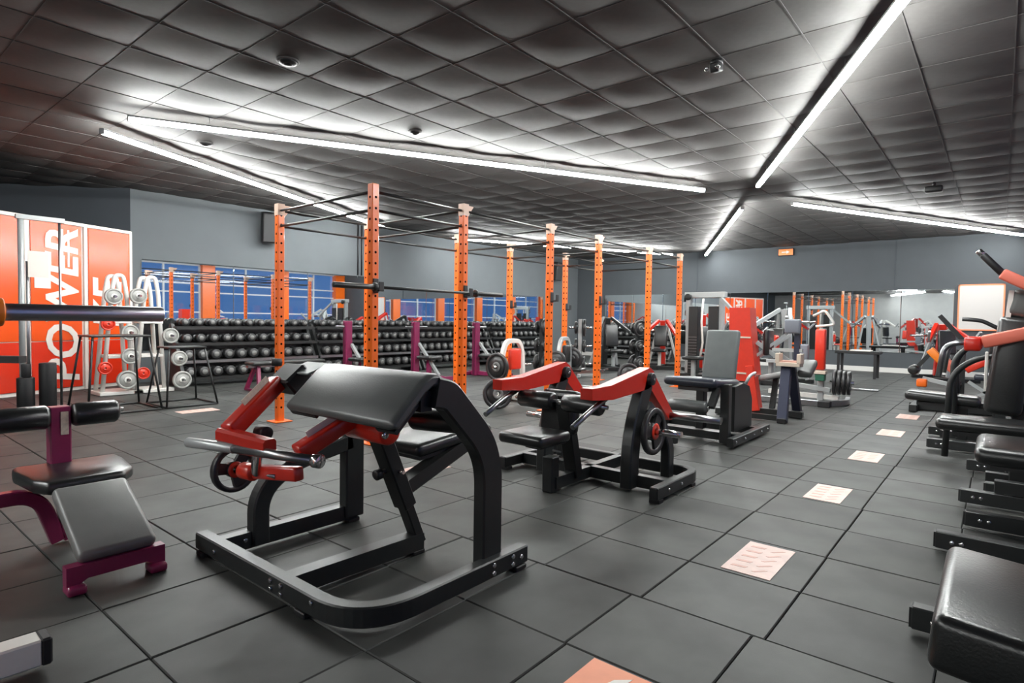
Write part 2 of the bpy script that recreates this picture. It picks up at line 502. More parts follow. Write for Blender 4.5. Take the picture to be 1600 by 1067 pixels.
# pendant linear lamps in a diamond lattice
def lamp(a, b, label):
    a, b = V(a[0], a[1], 0), V(b[0], b[1], 0)
    c = (a + b) / 2; L = (b - a).length; ang = math.atan2((b - a).y, (b - a).x)
    t = thing('linear_pendant_lamp', label, 'lamp', (c.x, c.y, 3.10), ang, 'linear ceiling lamps')
    MB().box((0, 0, 0.060), (L, 0.062, 0.020)).build('housing', 'lamp_body', t)
    prof = [(-0.028, 0.050), (-0.028, 0.022), (-0.020, 0.014), (0.020, 0.014), (0.028, 0.022), (0.028, 0.050)]
    MB().prism(prof, (0, 0, 0), (0, 1, 0), (0, 0, 1), (L - 0.02, 0, 0)).build('diffuser', 'lamp_diffuser', t)
    for s in (-1, 1):
        MB().box((s * (L / 2 - 0.004), 0, 0.042), (0.012, 0.064, 0.060)).build('end_cap', 'lamp_body', t)
        for q in (0.10, 0.36):
            MB().cyl((s * L * (0.5 - q), 0, 0.068), (s * L * (0.5 - q), 0, 0.168), 0.0025, 6).build('suspension_cable', 'steel', t)
lamp((-6.88, 2.18), (-3.49, 8.68), 'linear lamp crossing above the near end of the orange rig')
lamp((-7.59, 2.15), (-10.43, 8.19), 'linear lamp running along the left wall above the dumbbells')
lamp((-0.05, 3.37), (-2.76, 8.85), 'brightest linear lamp leaving through the top of the picture')
lamp((-3.50, 10.40), (-6.68, 16.89), 'short-looking linear lamp pointing at the far corner')
lamp((-2.72, 10.47), (0.31, 16.79), 'linear lamp over the right-hand machines running off the right edge')
lamp((-10.45, 10.2), (-7.45, 16.3), 'far linear lamp glimpsed between the tops of the orange posts')
lamp((-6.1, -0.8), (-3.70, -5.4), 'unseen linear lamp added behind the camera on the left to brighten foreground')  # added out of view to lighten the foreground machines
lamp((-3.4, -6.9), (-5.6, -11.4), 'linear lamp at the unseen end of the room on the left')
lamp((-2.6, -6.9), (0.2, -11.6), 'linear lamp at the unseen end of the room on the right')
for k in range(2):
    o = MB().cyl((0, 0, 0), (0, 0, 1.13), 0.016, 8).build('wall_conduit', 'plastic_black')
    o.location = (XL + 0.018, 8.14 + 0.10 * k, 2.13)
    tag(o, ('left one', 'right one')[k] + ' of two thin black conduits dropping down the left wall', 'conduit', 'conduits on the left wall')
# ------------------------------------------------------------------ shared gym pieces
def parts_of(root):
    """mesh pieces given in room coordinates, stored relative to the thing's base"""
    off = root.location.copy()
    def add(name, mb, mat, parent=None, label=None):
        mb.v = [(p[0] - off.x, p[1] - off.y, p[2] - off.z) for p in mb.v]
        return mb.build(name, mat, parent or root, label)
    return add
bolt_me = MB().lathe((0, 0, 0), (0, 0, 1), [(0, 0.011), (0.005, 0.011), (0.007, 0.008), (0.007, 0)], 8).mesh('bolt', 'chrome')
def bolts(root, pts, n):
    q = Vector((0, 0, 1)).rotation_difference(Vector(n))
    for p in pts:
        o = bpy.data.objects.new('bolt', bolt_me); COL.objects.link(o); o.parent = root
        o.rotation_mode = 'QUATERNION'; o.rotation_quaternion = q; o.location = Vector(p) - root.location
def pad_mb(c, s, r=0.03, rot=None, seg=3):
    return MB().box(c, s, r, seg, rot)
def rotx(d): return Matrix.Rotation(math.radians(d), 3, 'X')
def roty(d): return Matrix.Rotation(math.radians(d), 3, 'Y')
def rotz(d): return Matrix.Rotation(math.radians(d), 3, 'Z')
def plate_meshes(R, th, mat, windows=4):
    m = MB()
    m.lathe((0, 0, -th / 2), (0, 0, 1), [(0, R * 0.80), (0, R * 0.98), (th * 0.2, R), (th * 0.8, R), (th, R * 0.98), (th, R * 0.80), (th * 0.8, R * 0.77), (th * 0.2, R * 0.77), (0, R * 0.80)], 28)
    m.lathe((0, 0, -th / 2), (0, 0, 1), [(0, R * 0.14), (0, R * 0.36), (th, R * 0.36), (th, R * 0.14), (0, R * 0.14)], 20)
    if windows:
        for k in range(windows):
            a = 2 * math.pi * k / windows + 0.4
            d = V(math.cos(a), math.sin(a), 0); t = V(-d.y, d.x, 0)
            m.prism([(R * 0.30, -R * 0.22), (R * 0.82, -R * 0.27), (R * 0.82, R * 0.27), (R * 0.30, R * 0.22)], (0, 0, 0), d, t, (0, 0, th * 0.55))
    else:
        m.lathe((0, 0, -th * 0.32), (0, 0, 1), [(0, R * 0.30), (0, R * 0.82), (th * 0.64, R * 0.82), (th * 0.64, R * 0.30)], 24)
    return m.mesh('plate_body', mat)
PLATES = {}
def weight_plate(c, axis, R, label, mat='iron_plate', th=0.035, windows=4, cap=None, group='weight plates'):
    key = (R, mat, th, windows, cap)
    if key not in PLATES:
        me = plate_meshes(R, th, mat, windows)
        cme = MB().lathe((0, 0, th * 0.5 - 0.002), (0, 0, 1), [(0, R * 0.36), (0.005, R * 0.34), (0.005, R * 0.15), (0, R * 0.15)], 20).mesh('hub_ring', cap) if cap else None
        PLATES[key] = (me, cme)
    me, cme = PLATES[key]
    o = bpy.data.objects.new('weight_plate', me); COL.objects.link(o)
    o.rotation_mode = 'QUATERNION'; o.rotation_quaternion = Vector((0, 0, 1)).rotation_difference(Vector(axis)); o.location = c
    tag(o, label, 'weight plate', group)
    if cme:
        inst('hub_ring', cme, o)
    return o

# ------------------------------------------------------------------ preacher curl machine (foreground)
def preacher_curl():
    t = thing('preacher_curl_machine', 'black preacher curl machine with red lever arms in the foreground', 'gym machine', (-2.30, 1.70, 0))
    A = parts_of(t)
    G = 'graphite_metal'
    up = (0, 0, 1)
    path = fillet([(-2.985, 1.25, 0.062), (-1.71, 1.25, 0.062), (-1.71, 2.17, 0.062)], 0.26, 12)
    fr = A('base_frame', MB().sweep(path, 0.08, 0.062, up, 0.006), G)
    A('base_rail', MB().bar((-2.83, 1.27, 0.06), (-2.83, 2.02, 0.06), 0.06, 0.08, up), G)
    A('base_rail', MB().bar((-2.22, 1.27, 0.06), (-2.20, 1.96, 0.06), 0.075, 0.08, up), G)
    for x, y in ((-2.93, 1.25), (-2.05, 1.25), (-1.71, 2.12), (-2.83, 2.0), (-2.2, 1.93)):
        A('foot', MB().box((x, y, 0.011), (0.075, 0.075, 0.022), 0.004), 'black_rubber')
    A('end_cap', MB().box((-1.71, 2.172, 0.062), (0.052, 0.008, 0.07)), 'plastic_black')
    A('end_cap', MB().box((-2.987, 1.25, 0.062), (0.008, 0.052, 0.07)), 'plastic_black')
    bolts(t, [(-2.27, 1.218, 0.078), (-2.27, 1.218, 0.045), (-2.19, 1.218, 0.078), (-2.19, 1.218, 0.045), (-2.78, 1.218, 0.062), (-1.97, 1.218, 0.08)], (0, -1, 0))
    bolts(t, [(-1.678, 1.93, 0.08), (-1.678, 1.93, 0.045), (-1.678, 2.06, 0.08), (-1.678, 2.06, 0.045), (-1.678, 2.12, 0.062)], (1, 0, 0))
    # right arch: upright bending towards the pad end
    ap = fillet([(-1.755, 1.97, 0.05), (-1.755, 1.97, 0.57), (-1.755, 1.70, 0.845), (-1.755, 1.625, 0.862)], [0.15, 0.03], 9)
    A('arch_upright', MB().sweep(ap, 0.07, 0.125, (1, 0, 0), 0.008), G)
    A('arch_crossbar', MB().bar((-2.30, 1.60, 0.825), (-1.76, 1.60, 0.825), 0.06, 0.08, up), 'black_metal')
    # left support: curved front tube and rear post
    lp = fillet([(-2.82, 1.45, 0.03), (-2.82, 1.45, 0.28), (-2.82, 1.62, 0.40), (-2.82, 1.98, 0.46)], [0.15, 0.1], 8)
    A('curved_upright', MB().sweep(lp, 0.075, 0.085, (1, 0, 0), 0.008), G)
    A('rear_post', MB().box((-2.82, 2.00, 0.36), (0.075, 0.12, 0.66), 0.008), G)
    A('post_crossbar', MB().bar((-2.82, 1.86, 0.66), (-2.12, 1.66, 0.66), 0.07, 0.09, up), 'black_metal')
    bolts(t, [(-2.79, 1.37, 0.07), (-2.87, 1.93, 0.07)], (1, 0, 0))
    # inclined telescopic post, sleeve and knob
    A('incline_post', MB().bar((-2.20, 1.955, 0.05), (-2.20, 1.66, 0.74), 0.05, 0.07, (1, 0, 0), 0.005), 'black_metal')
    sl = A('sleeve', MB().bar((-2.20, 1.87, 0.25), (-2.20, 1.70, 0.64), 0.072, 0.095, (1, 0, 0), 0.006), 'black_metal')
    A('adjust_knob', MB().cyl((-2.20, 1.79, 0.45), (-2.20, 1.715, 0.435), 0.012).roller((-2.20, 1.725, 0.437), (-2.20, 1.685, 0.43), 0.026, 0.008, 12), 'plastic_black', sl)
    A('pull_pin', MB().cyl((-2.165, 1.79, 0.44), (-2.12, 1.79, 0.44), 0.009), 'chrome', sl)
    # seat
    A('seat_arm', MB().bar((-2.20, 1.84, 0.34), (-2.26, 2.33, 0.475), 0.07, 0.08, (1, 0, 0)), 'black_metal')
    R = rotx(5)
    A('seat', pad_mb((-2.40, 2.24, 0.515), (0.38, 0.56, 0.07), 0.03, R), 'black_vinyl')
    A('seat_board', MB().box((-2.40, 2.24, 0.472), (0.33, 0.50, 0.02), 0, 1, R), 'plastic_black')
    A('chest_roller', MB().roller((-2.08, 1.80, 0.70), (-1.80, 1.88, 0.70), 0.052), 'black_vinyl')
    # folded arm pad
    prof = [(1.415, 0.735), (1.403, 0.752), (1.412, 0.772), (1.56, 0.914), (1.60, 0.936), (1.645, 0.936), (1.685, 0.915), (1.765, 0.835), (1.762, 0.812), (1.742, 0.800), (1.70, 0.835), (1.65, 0.880), (1.615, 0.882), (1.58, 0.862), (1.445, 0.735)]
    def ring(x, k):
        cy, cz = 1.59, 0.84
        return [V(x, cy + (p[0] - cy) * k, cz + (p[1] - cz) * k) for p in prof]
    m = MB(); xs = [(-2.49, 0.86), (-2.483, 0.95), (-2.46, 1.0), (-1.76, 1.0), (-1.737, 0.95), (-1.73, 0.86)]
    vs = []; n = len(prof)
    for x, k in xs:
        for p in ring(x, 1.0):
            # shrink towards the pad's mid-surface so that the ends round off
            vs.append(p)
    # local inward offset of the end rings
    import itertools
    nrm = []
    for i in range(n):
        a, b = V(0, *prof[i - 1]), V(0, *prof[(i + 1) % n])
        d = (b - a).normalized(); nrm.append(V(0, -d.z, d.y))
    for r, (x, k) in enumerate(xs):
        for i in range(n):
            vs[r * n + i] = vs[r * n + i] + nrm[i] * (-(1 - k) * 0.11)
    fs = [(r * n + i, r * n + (i + 1) % n, (r + 1) * n + (i + 1) % n, (r + 1) * n + i) for r in range(len(xs) - 1) for i in range(n)]
    m.add(vs, fs, True)
    m.add([vs[i] for i in range(n)], [tuple(range(n))]); m.add([vs[-n + i] for i in range(n)], [tuple(range(n - 1, -1, -1))])
    A('arm_pad', m, 'grey_vinyl_and_sheen')  # black vinyl pad, its sheen painted in as grey
    for x, w in ((-2.42, 0.2), (-1.83, 0.12)):
        A('pad_board', MB().bar((x, 1.455, 0.715), (x, 1.60, 0.85), 0.02, w, (1, 0, 0)), 'plastic_black')
    # levers
    l1 = A('lever_arm', MB().bar((-2.72, 1.50, 0.84), (-2.665, 1.235, 0.635), 0.075, 0.085, (1, 0, 0), 0.010, 2), 'red_paint')
    A('lever_arm', MB().sweep(fillet([(-2.69, 1.215, 0.625), (-2.40, 1.285, 0.60)], 0.02), 0.06, 0.07, up, 0.012), 'red_paint')
    A('lever_head', MB().box((-2.70, 1.56, 0.85), (0.17, 0.13, 0.10), 0.01, 1, rotx(40)), 'plastic_black')
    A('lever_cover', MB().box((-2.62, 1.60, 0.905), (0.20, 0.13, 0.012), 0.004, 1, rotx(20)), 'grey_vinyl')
    A('decal', MB().bar((-2.712, 1.445, 0.853), (-2.682, 1.31, 0.749), 0.045, 0.004, (1, 0, 0)), 'sticker_white', l1, 'pale sticker on the red lever')
    l2 = A('lever_arm', MB().bar((-2.22, 1.60, 0.72), (-2.25, 1.325, 0.585), 0.07, 0.075, (1, 0, 0), 0.010, 2), 'red_paint')
    A('decal', MB().bar((-2.228, 1.535, 0.7305), (-2.245, 1.37, 0.6495), 0.05, 0.004, (1, 0, 0)), 'print_white', l2, 'white sticker on the red lever')
    A('lever_hub', MB().roller((-2.30, 1.63, 0.665), (-2.02, 1.63, 0.665), 0.06, 0.01), 'red_paint')
    A('hub_cap', MB().roller((-2.06, 1.60, 0.655), (-2.012, 1.60, 0.655), 0.018, 0.005), 'chrome')
    A('lever_hub', MB().roller((-2.66, 1.37, 0.62), (-2.58, 1.37, 0.62), 0.032, 0.006), 'plastic_black')
    A('handle_bar', MB().cyl((-2.60, 1.21, 0.575), (-2.11, 1.345, 0.572), 0.021), 'steel')
    A('handle_grip', MB().roller((-2.86, 1.135, 0.575), (-2.575, 1.217, 0.575), 0.023, 0.006), 'silver_paint')
    A('handle_end', MB().roller((-2.145, 1.336, 0.572), (-2.105, 1.347, 0.572), 0.030, 0.006), 'chrome')
    A('plate_peg', MB().cyl((-2.78, 1.27, 0.450), (-2.36, 1.30, 0.475), 0.016), 'chrome')
    A('peg_hub', MB().roller((-2.63, 1.28, 0.458), (-2.53, 1.285, 0.463), 0.038, 0.008), 'bright_red')
    A('link', MB().bar((-2.47, 1.27, 0.59), (-2.50, 1.27, 0.46), 0.03, 0.05, (1, 0, 0), 0.01, 2), 'chrome')
    A('lever_foot', MB().bar((-2.53, 1.29, 0.468), (-2.24, 1.33, 0.50), 0.05, 0.06, up, 0.01, 2), 'red_paint')
    weight_plate((-2.70, 1.272, 0.452), (1, 0.07, 0.05), 0.105, 'small black spoked plate on the foreground preacher curl lever', cap='bright_red', windows=3)
preacher_curl()

# ------------------------------------------------------------------ seated dip machine with two red levers (middle)
def dip_machine():
    t = thing('seated_dip_machine', 'black plate-loaded machine with two bent red levers behind the preacher curl', 'gym machine', (-2.30, 3.70, 0))
    A = parts_of(t); G = 'graphite_metal'; up = (0, 0, 1)
    cx = -2.30
    for s in (1, -1):
        xe = cx + s * 0.63
        A('base_frame', MB().sweep(fillet([(xe, 3.46, 0.062), (xe, 4.17, 0.062), (cx + s * 0.02, 4.17, 0.062)], 0.15, 8), 0.08, 0.06, up, 0.006), G)
        A('end_cap', MB().box((xe, 3.456, 0.062), (0.05, 0.008, 0.07)), 'plastic_black')
        A('foot', MB().box((xe, 3.50, 0.011), (0.07, 0.06, 0.022)), 'black_rubber')
        A('foot', MB().box((xe, 4.02, 0.011), (0.07, 0.06, 0.022)), 'black_rubber')
        xp = cx + s * 0.36
        # broad front upright leaning to the pivot
        A('front_upright', MB().sweep(fillet([(xp, 3.64, 0.02), (xp, 3.64, 0.36), (xp, 3.83, 0.72)], 0.22, 8), 0.085, 0.125, (1, 0, 0), 0.01), G)
        A('rear_upright', MB().sweep(fillet([(xp + s * 0.10, 4.02, 0.04), (xp + s * 0.10, 4.02, 0.34), (xp, 3.86, 0.56)], 0.14, 7), 0.07, 0.085, (1, 0, 0), 0.008), G)
        A('pivot', MB().roller((xp - 0.075, 3.83, 0.755), (xp + 0.075, 3.83, 0.755), 0.045, 0.008), 'plastic_black')
        bolts(t, [(xp + 0.076, 3.83, 0.755)], (1, 0, 0))
        # lever: a tapered beam to the handle and a short leg down to the weight peg
        top = [(3.07, 0.745), (3.30, 0.748), (3.84, 0.835), (3.90, 0.80), (3.86, 0.70), (3.80, 0.685), (3.32, 0.655), (3.07, 0.675)]
        A('lever_arm', MB().prism(top, (xp, 0, 0), (0, 1, 0), (0, 0, 1), (0.085, 0, 0)), 'red_paint')
        A('lever_leg', MB().prism([(3.86, 0.82), (3.91, 0.79), (4.24, 0.47), (4.235, 0.42), (4.18, 0.42), (3.84, 0.70)], (xp, 0, 0), (0, 1, 0), (0, 0, 1), (0.075, 0, 0)), 'red_paint')
        A('lever_peg', MB().cyl((xp, 4.20, 0.455), (xp + s * 0.42, 4.20, 0.455), 0.025), 'steel')
        A('handle', MB().rod(fillet([(xp, 3.30, 0.66), (xp, 3.12, 0.60), (xp - s * 0.01, 2.94, 0.52)], 0.05), 0.018), 'steel')
        A('storage_peg', MB().cyl((xp + s * 0.04, 3.80, 0.395), (xp + s * 0.30, 3.80, 0.395), 0.024), 'chrome')
    A('cross_rail', MB().box((cx, 3.70, 0.062), (1.22, 0.062, 0.08)), G)
    A('centre_rail', MB().bar((cx, 3.24, 0.062), (cx, 4.15, 0.062), 0.062, 0.08, up), G)
    A('front_leg', MB().box((cx - 0.02, 3.24, 0.12), (0.085, 0.085, 0.24), 0.006), G)
    A('seat_post', MB().bar((cx, 3.50, 0.06), (cx, 3.36, 0.60), 0.08, 0.10, (1, 0, 0), 0.006), 'black_metal')
    A('post_band', MB().box((cx, 3.30, 0.20), (0.07, 0.005, 0.012)).box((cx, 3.29, 0.235), (0.07, 0.005, 0.012)).box((cx, 3.28, 0.27), (0.07, 0.005, 0.012)), 'steel')
    A('seat_bracket', MB().box((cx - 0.03, 3.20, 0.345), (0.12, 0.30, 0.05)), 'black_metal')
    A('seat', pad_mb((cx - 0.04, 3.08, 0.395), (0.36, 0.34, 0.075), 0.03), 'black_vinyl')
    A('back_pad', pad_mb((cx - 0.08, 3.43, 0.52), (0.30, 0.08, 0.30), 0.03, rotx(-8)), 'black_vinyl')
    A('thigh_roller', MB().roller((cx - 0.36, 3.33, 0.60), (cx - 0.06, 3.33, 0.60), 0.062), 'black_vinyl')
    A('thigh_roller', MB().roller((cx + 0.02, 3.33, 0.60), (cx + 0.32, 3.33, 0.60), 0.062), 'black_vinyl')
    A('roller_bar', MB().cyl((cx - 0.40, 3.33, 0.60), (cx + 0.36, 3.33, 0.60), 0.014), 'chrome')
    bolts(t, [(-1.639, 3.62, 0.062), (-1.639, 3.82, 0.062)], (1, 0, 0))
    weight_plate((-1.845, 3.80, 0.395), (1, 0, 0), 0.165, 'black plate with red hub hanging on the two-lever machine', cap='bright_red', windows=3)
dip_machine()

# ------------------------------------------------------------------ leg extension with grey backrest
def leg_extension():
    t = thing('leg_extension_machine', 'leg extension machine with navy seat and upright grey backrest', 'gym machine', (-2.25, 5.90, 0))
    A = parts_of(t); G = 'graphite_metal'; up = (0, 0, 1)
    A('base_frame', MB().sweep(fillet([(-1.875, 6.52, 0.062), (-1.875, 5.42, 0.062)], 0.1), 0.08, 0.062, up, 0.006), G)
    A('base_frame', MB().sweep(fillet([(-2.30, 5.22, 0.062), (-2.86, 5.22, 0.062), (-2.86, 6.30, 0.062)], 0.14, 8), 0.075, 0.06, up, 0.006), G, None)
    A('cross_rail', MB().box((-2.36, 5.70, 0.062), (0.98, 0.06, 0.075)), G)
    A('cross_rail', MB().box((-2.36, 6.25, 0.062), (0.98, 0.06, 0.075)), G)
    bolts(t, [(-1.843, y, 0.062) for y in (5.5, 5.75, 6.0, 6.25, 6.45)], (1, 0, 0))
    A('side_panel', MB().prism([(5.78, 0.10), (6.30, 0.10), (6.30, 0.38), (6.20, 0.52), (6.02, 0.56), (5.78, 0.54)], (-2.00, 0, 0), (0, 1, 0), (0, 0, 1), (0.075, 0, 0)), G)
    A('front_post', MB().box((-1.985, 5.60, 0.30), (0.085, 0.085, 0.56), 0.006), G)
    A('rear_post', MB().box((-2.40, 6.05, 0.30), (0.085, 0.10, 0.50), 0.006), 'black_metal')
    A('seat_frame', MB().bar((-2.25, 5.45, 0.535), (-2.25, 6.15, 0.50), 0.30, 0.05, up), 'black_metal')
    A('seat', pad_mb((-2.26, 5.70, 0.575), (0.52, 0.68, 0.085), 0.038, rotx(-4)), 'navy_vinyl')
    R = rotx(-13)
    A('backrest', pad_mb((-2.21, 6.06, 0.83), (0.34, 0.075, 0.52), 0.028, R), 'grey_vinyl_mid')
    A('backrest_board', MB().box((-2.21, 6.108, 0.825), (0.30, 0.02, 0.46), 0.004, 1, R), 'plastic_black')
    A('backrest_post', MB().bar((-2.21, 6.12, 0.50), (-2.21, 6.20, 0.86), 0.05, 0.06, (1, 0, 0)), 'black_metal')
    A('side_handle', MB().rod(fillet([(-1.93, 5.98, 0.56), (-1.90, 6.0, 0.64), (-1.90, 6.16, 0.66)], 0.05), 0.016), 'silver_paint')
    A('swing_arm', MB().bar((-2.02, 5.46, 0.54), (-2.03, 5.34, 0.38), 0.05, 0.06, (1, 0, 0)), 'black_metal')
    A('shin_roller', MB().roller((-2.44, 5.34, 0.375), (-2.06, 5.34, 0.375), 0.058), 'grey_vinyl_and_sheen')
    A('roller_bolt', MB().roller((-2.06, 5.34, 0.375), (-2.045, 5.34, 0.375), 0.022, 0.005), 'chrome')
    A('plate_peg', MB().cyl((-2.45, 5.50, 0.25), (-1.98, 5.50, 0.25), 0.024), 'steel')
leg_extension()
# ------------------------------------------------------------------ orange power rig
RX = (-4.47, -6.12); RY = (3.39, 4.57, 6.15, 7.33, 8.90, 10.10); RH = 2.385
def power_rig():
    t = thing('power_rig', 'long orange power rig of twelve drilled posts with black crossbars', 'power rig', (-5.295, 6.745, 0))
    o = t.location
    s = 0.076
    post_me = MB().box((0, 0, RH / 2), (s, s, RH), 0.006).mesh('post', 'orange_paint')
    hm = MB()
    for k in range(22):
        z = 0.16 + k * 0.10
        for d in ((1, 0, 0), (0, -1, 0), (-1, 0, 0), (0, 1, 0)):
            d = Vector(d); c = d * (s / 2 - 0.004) + V(0, 0, z)
            hm.lathe(c, d, [(0, 0.0125), (0.0046, 0.0125), (0.0046, 0)], 10, False)
    hole_me = hm.mesh('bolt_holes', 'hole_black')
    base_me = MB().box((0, 0, 0.006), (0.20, 0.20, 0.012), 0.003).mesh('base_plate', 'orange_paint')
    gus = MB().prism([(0.04, RH - 0.005), (0.15, RH - 0.005), (0.04, RH - 0.16)], (0, 0, 0), (0, 1, 0), (0, 0, 1), (0.008, 0, 0))
    gus.box((0, 0, RH - 0.06), (s + 0.003, s + 0.003, 0.125))  # pale sleeve puts lamp glare into the colour of the post top
    gus_me = gus.mesh('gusset', 'gusset_pale_glare')
    for x in RX:
        for y in RY:
            p = inst('post', post_me, t, V(x, y, 0) - o)
            tag(inst('bolt_holes', hole_me, p), kind='stuff')
            inst('base_plate', base_me, p)
            if not (x == RX[0] and y == RY[0]):
                inst('gusset', gus_me, p)
    r = 0.0135
    for z in (2.315, 2.147):
        for x in RX:
            for k in range(5):
                MB().cyl(V(x, RY[k] + 0.038, z) - o, V(x, RY[k + 1] - 0.038, z) - o, r, 10).build('crossbar', 'black_metal', t)
        for y in RY:
            MB().cyl(V(RX[0] - 0.038, y, z) - o, V(RX[1] + 0.038, y, z) - o, r, 10).build('crossbar', 'black_metal', t)
    for x, y, z in ((RX[0], RY[0], 1.445), (RX[0], RY[1], 1.445), (RX[0], RY[2], 1.445), (RX[0], RY[3], 1.445), (RX[1], RY[3], 1.40), (RX[1], RY[4], 1.40)):
        h = MB()
        h.box(V(x + 0.043, y, z + 0.01) - o, (0.012, 0.060, 0.13), 0.004)
        h.box(V(x + 0.085, y, z - 0.036) - o, (0.085, 0.055, 0.018), 0.003).box(V(x + 0.124, y, z + 0.0) - o, (0.012, 0.055, 0.085), 0.003)
        h.build('bar_hook', 'plastic_black', t)
    MB().cyl(V(RX[1], 3.36, 0.62) - o, V(RX[1], 3.36, 0.70) - o, 0.056, 12).build('post_strap', 'black_rubber', t)
power_rig()
def barbell(c, L, label, mat='steel', axis=(0, 1, 0), sleeve=0.42, sr=0.025, group='barbells', collar=None):
    t = thing('barbell', label, 'barbell', c, 0, group)
    d = Vector(axis).normalized(); h = L / 2
    MB().cyl(d * -(h - sleeve), d * (h - sleeve), 0.014, 12).build('shaft', mat, t)
    for s in (-1, 1):
        MB().roller(d * s * (h - sleeve), d * s * h, sr, 0.003).build('sleeve', mat, t)
        MB().roller(d * s * (h - sleeve - 0.028), d * s * (h - sleeve), sr + 0.016, 0.004).build('collar', collar or mat, t)
    return t
barbell((-4.38, 4.01, 1.438), 2.2, 'dark steel barbell resting on the front hooks of the orange rig', 'graphite_metal')

# ------------------------------------------------------------------ press rack at the left edge with its barbell
def press_rack():
    t = thing('bench_press_rack', 'bench press rack foot and orange hook cut by the left edge', 'rack', (-2.35, -0.30, 0))
    A = parts_of(t); up = (0, 0, 1)
    A('foot_rail', MB().bar((-2.42, -1.1, 0.07), (-2.37, 0.485, 0.07), 0.085, 0.085, up, 0.006), 'white_paint')
    A('end_cap', MB().box((-2.369, 0.495, 0.07), (0.088, 0.03, 0.088), 0.006), 'black_rubber')
    for y in (0.245, -0.85):
        A('upright', MB().box((-2.40, y, 0.66), (0.08, 0.07, 1.20), 0.006), 'orange_paint')
        A('hook', MB().box((-2.26, y + 0.02, 1.118), (0.20, 0.06, 0.024), 0.006).box((-2.165, y + 0.02, 1.155), (0.018, 0.06, 0.10), 0.006), 'orange_paint')
    A('spotter_arm', MB().bar((-2.40, 0.245, 1.02), (-2.20, 0.42, 1.02), 0.03, 0.02, up), 'black_metal')
press_rack()
barbell((-2.215, -0.30, 1.158), 2.2, 'chrome barbell with thick sleeve entering from the left edge', 'chrome_bar', collar='amber_paint')

# ------------------------------------------------------------------ magenta decline bench (left foreground)
def decline_bench():
    t = thing('decline_bench', 'magenta-framed decline bench with twin roller pads in the left foreground', 'bench', (-3.35, 0.87, 0))
    A = parts_of(t); up = (0, 0, 1); G = 'magenta_paint'
    foot = [(-0.185, 0.035), (-0.185, 0.115), (0.185, 0.115), (0.185, 0.035), (0.145, 0.035), (0.11, 0.055), (-0.11, 0.055), (-0.145, 0.035)]
    A('front_foot', MB().prism(foot, (-2.93, 0.868, 0), (0, 1, 0), (0, 0, 1), (0.055, 0, 0)), G)
    for y in (0.715, 1.02):
        A('foot_pad', MB().box((-2.915, y, 0.02), (0.085, 0.07, 0.04), 0.012, 2), G)
    A('spine', MB().sweep(fillet([(-2.935, 0.87, 0.10), (-3.33, 0.87, 0.28), (-3.84, 0.87, 0.30)], 0.12), 0.06, 0.07, (0, 1, 0), 0.006), G)
    A('front_post', MB().box((-2.96, 0.87, 0.12), (0.06, 0.07, 0.09)), 'magenta_dark')
    A('rear_leg', MB().sweep(fillet([(-3.62, 0.20, 0.27), (-3.62, 0.74, 0.27), (-3.62, 0.82, 0.02)], 0.10, 7), 0.06, 0.065, (1, 0, 0), 0.006), G)
    A('rear_leg_side', MB().bar((-3.62, 0.84, 0.24), (-3.62, 0.87, 0.02), 0.06, 0.06, (1, 0, 0)), G)
    post = A('roller_post', MB().box((-3.80, 0.87, 0.49), (0.085, 0.092, 0.36), 0.006), G)
    A('sticker', MB().box((-3.755, 0.885, 0.585), (0.004, 0.034, 0.12)), 'sticker_white', post, 'cream instruction sticker')
    A('roller_axle', MB().cyl((-3.80, 0.56, 0.625), (-3.80, 1.165, 0.625), 0.014), 'chrome')
    A('roller_pad', MB().roller((-3.78, 0.52, 0.622), (-3.78, 0.825, 0.622), 0.062, 0.02, 24), 'black_vinyl')
    A('roller_pad', MB().roller((-3.78, 0.918, 0.622), (-3.78, 1.135, 0.622), 0.062, 0.02, 24), 'black_vinyl')
    R = roty(27.5)
    A('decline_pad', pad_mb((-3.115, 0.875, 0.235), (0.455, 0.30, 0.06), 0.026, R, 4), 'vinyl_painted_glare')
    A('pad_board', MB().box((-3.125, 0.875, 0.197), (0.40, 0.26, 0.02), 0, 1, R), 'plastic_black')
    seat = [(-3.345, 0.725), (-3.345, 1.03), (-3.44, 1.10), (-3.70, 1.135), (-3.82, 1.13), (-3.83, 0.68), (-3.70, 0.66), (-3.44, 0.68)]
    bm = bmesh.new()
    vs = [bm.verts.new((p[0], p[1], 0.315)) for p in seat] + [bm.verts.new((p[0], p[1], 0.378)) for p in seat]
    n = len(seat)
    bm.faces.new(vs[:n]); bm.faces.new(vs[n:])
    for i in range(n):
        bm.faces.new((vs[i], vs[(i + 1) % n], vs[(i + 1) % n + n], vs[i + n]))
    bmesh.ops.recalc_face_normals(bm, faces=bm.faces)
    bmesh.ops.bevel(bm, geom=list(bm.edges), offset=0.022, segments=3, profile=0.5, affect='EDGES')
    bm.verts.index_update()
    A('seat_pad', MB().add([v.co.copy() for v in bm.verts], [tuple(v.index for v in f.verts) for f in bm.faces], True), 'black_vinyl')
    bm.free()
decline_bench()

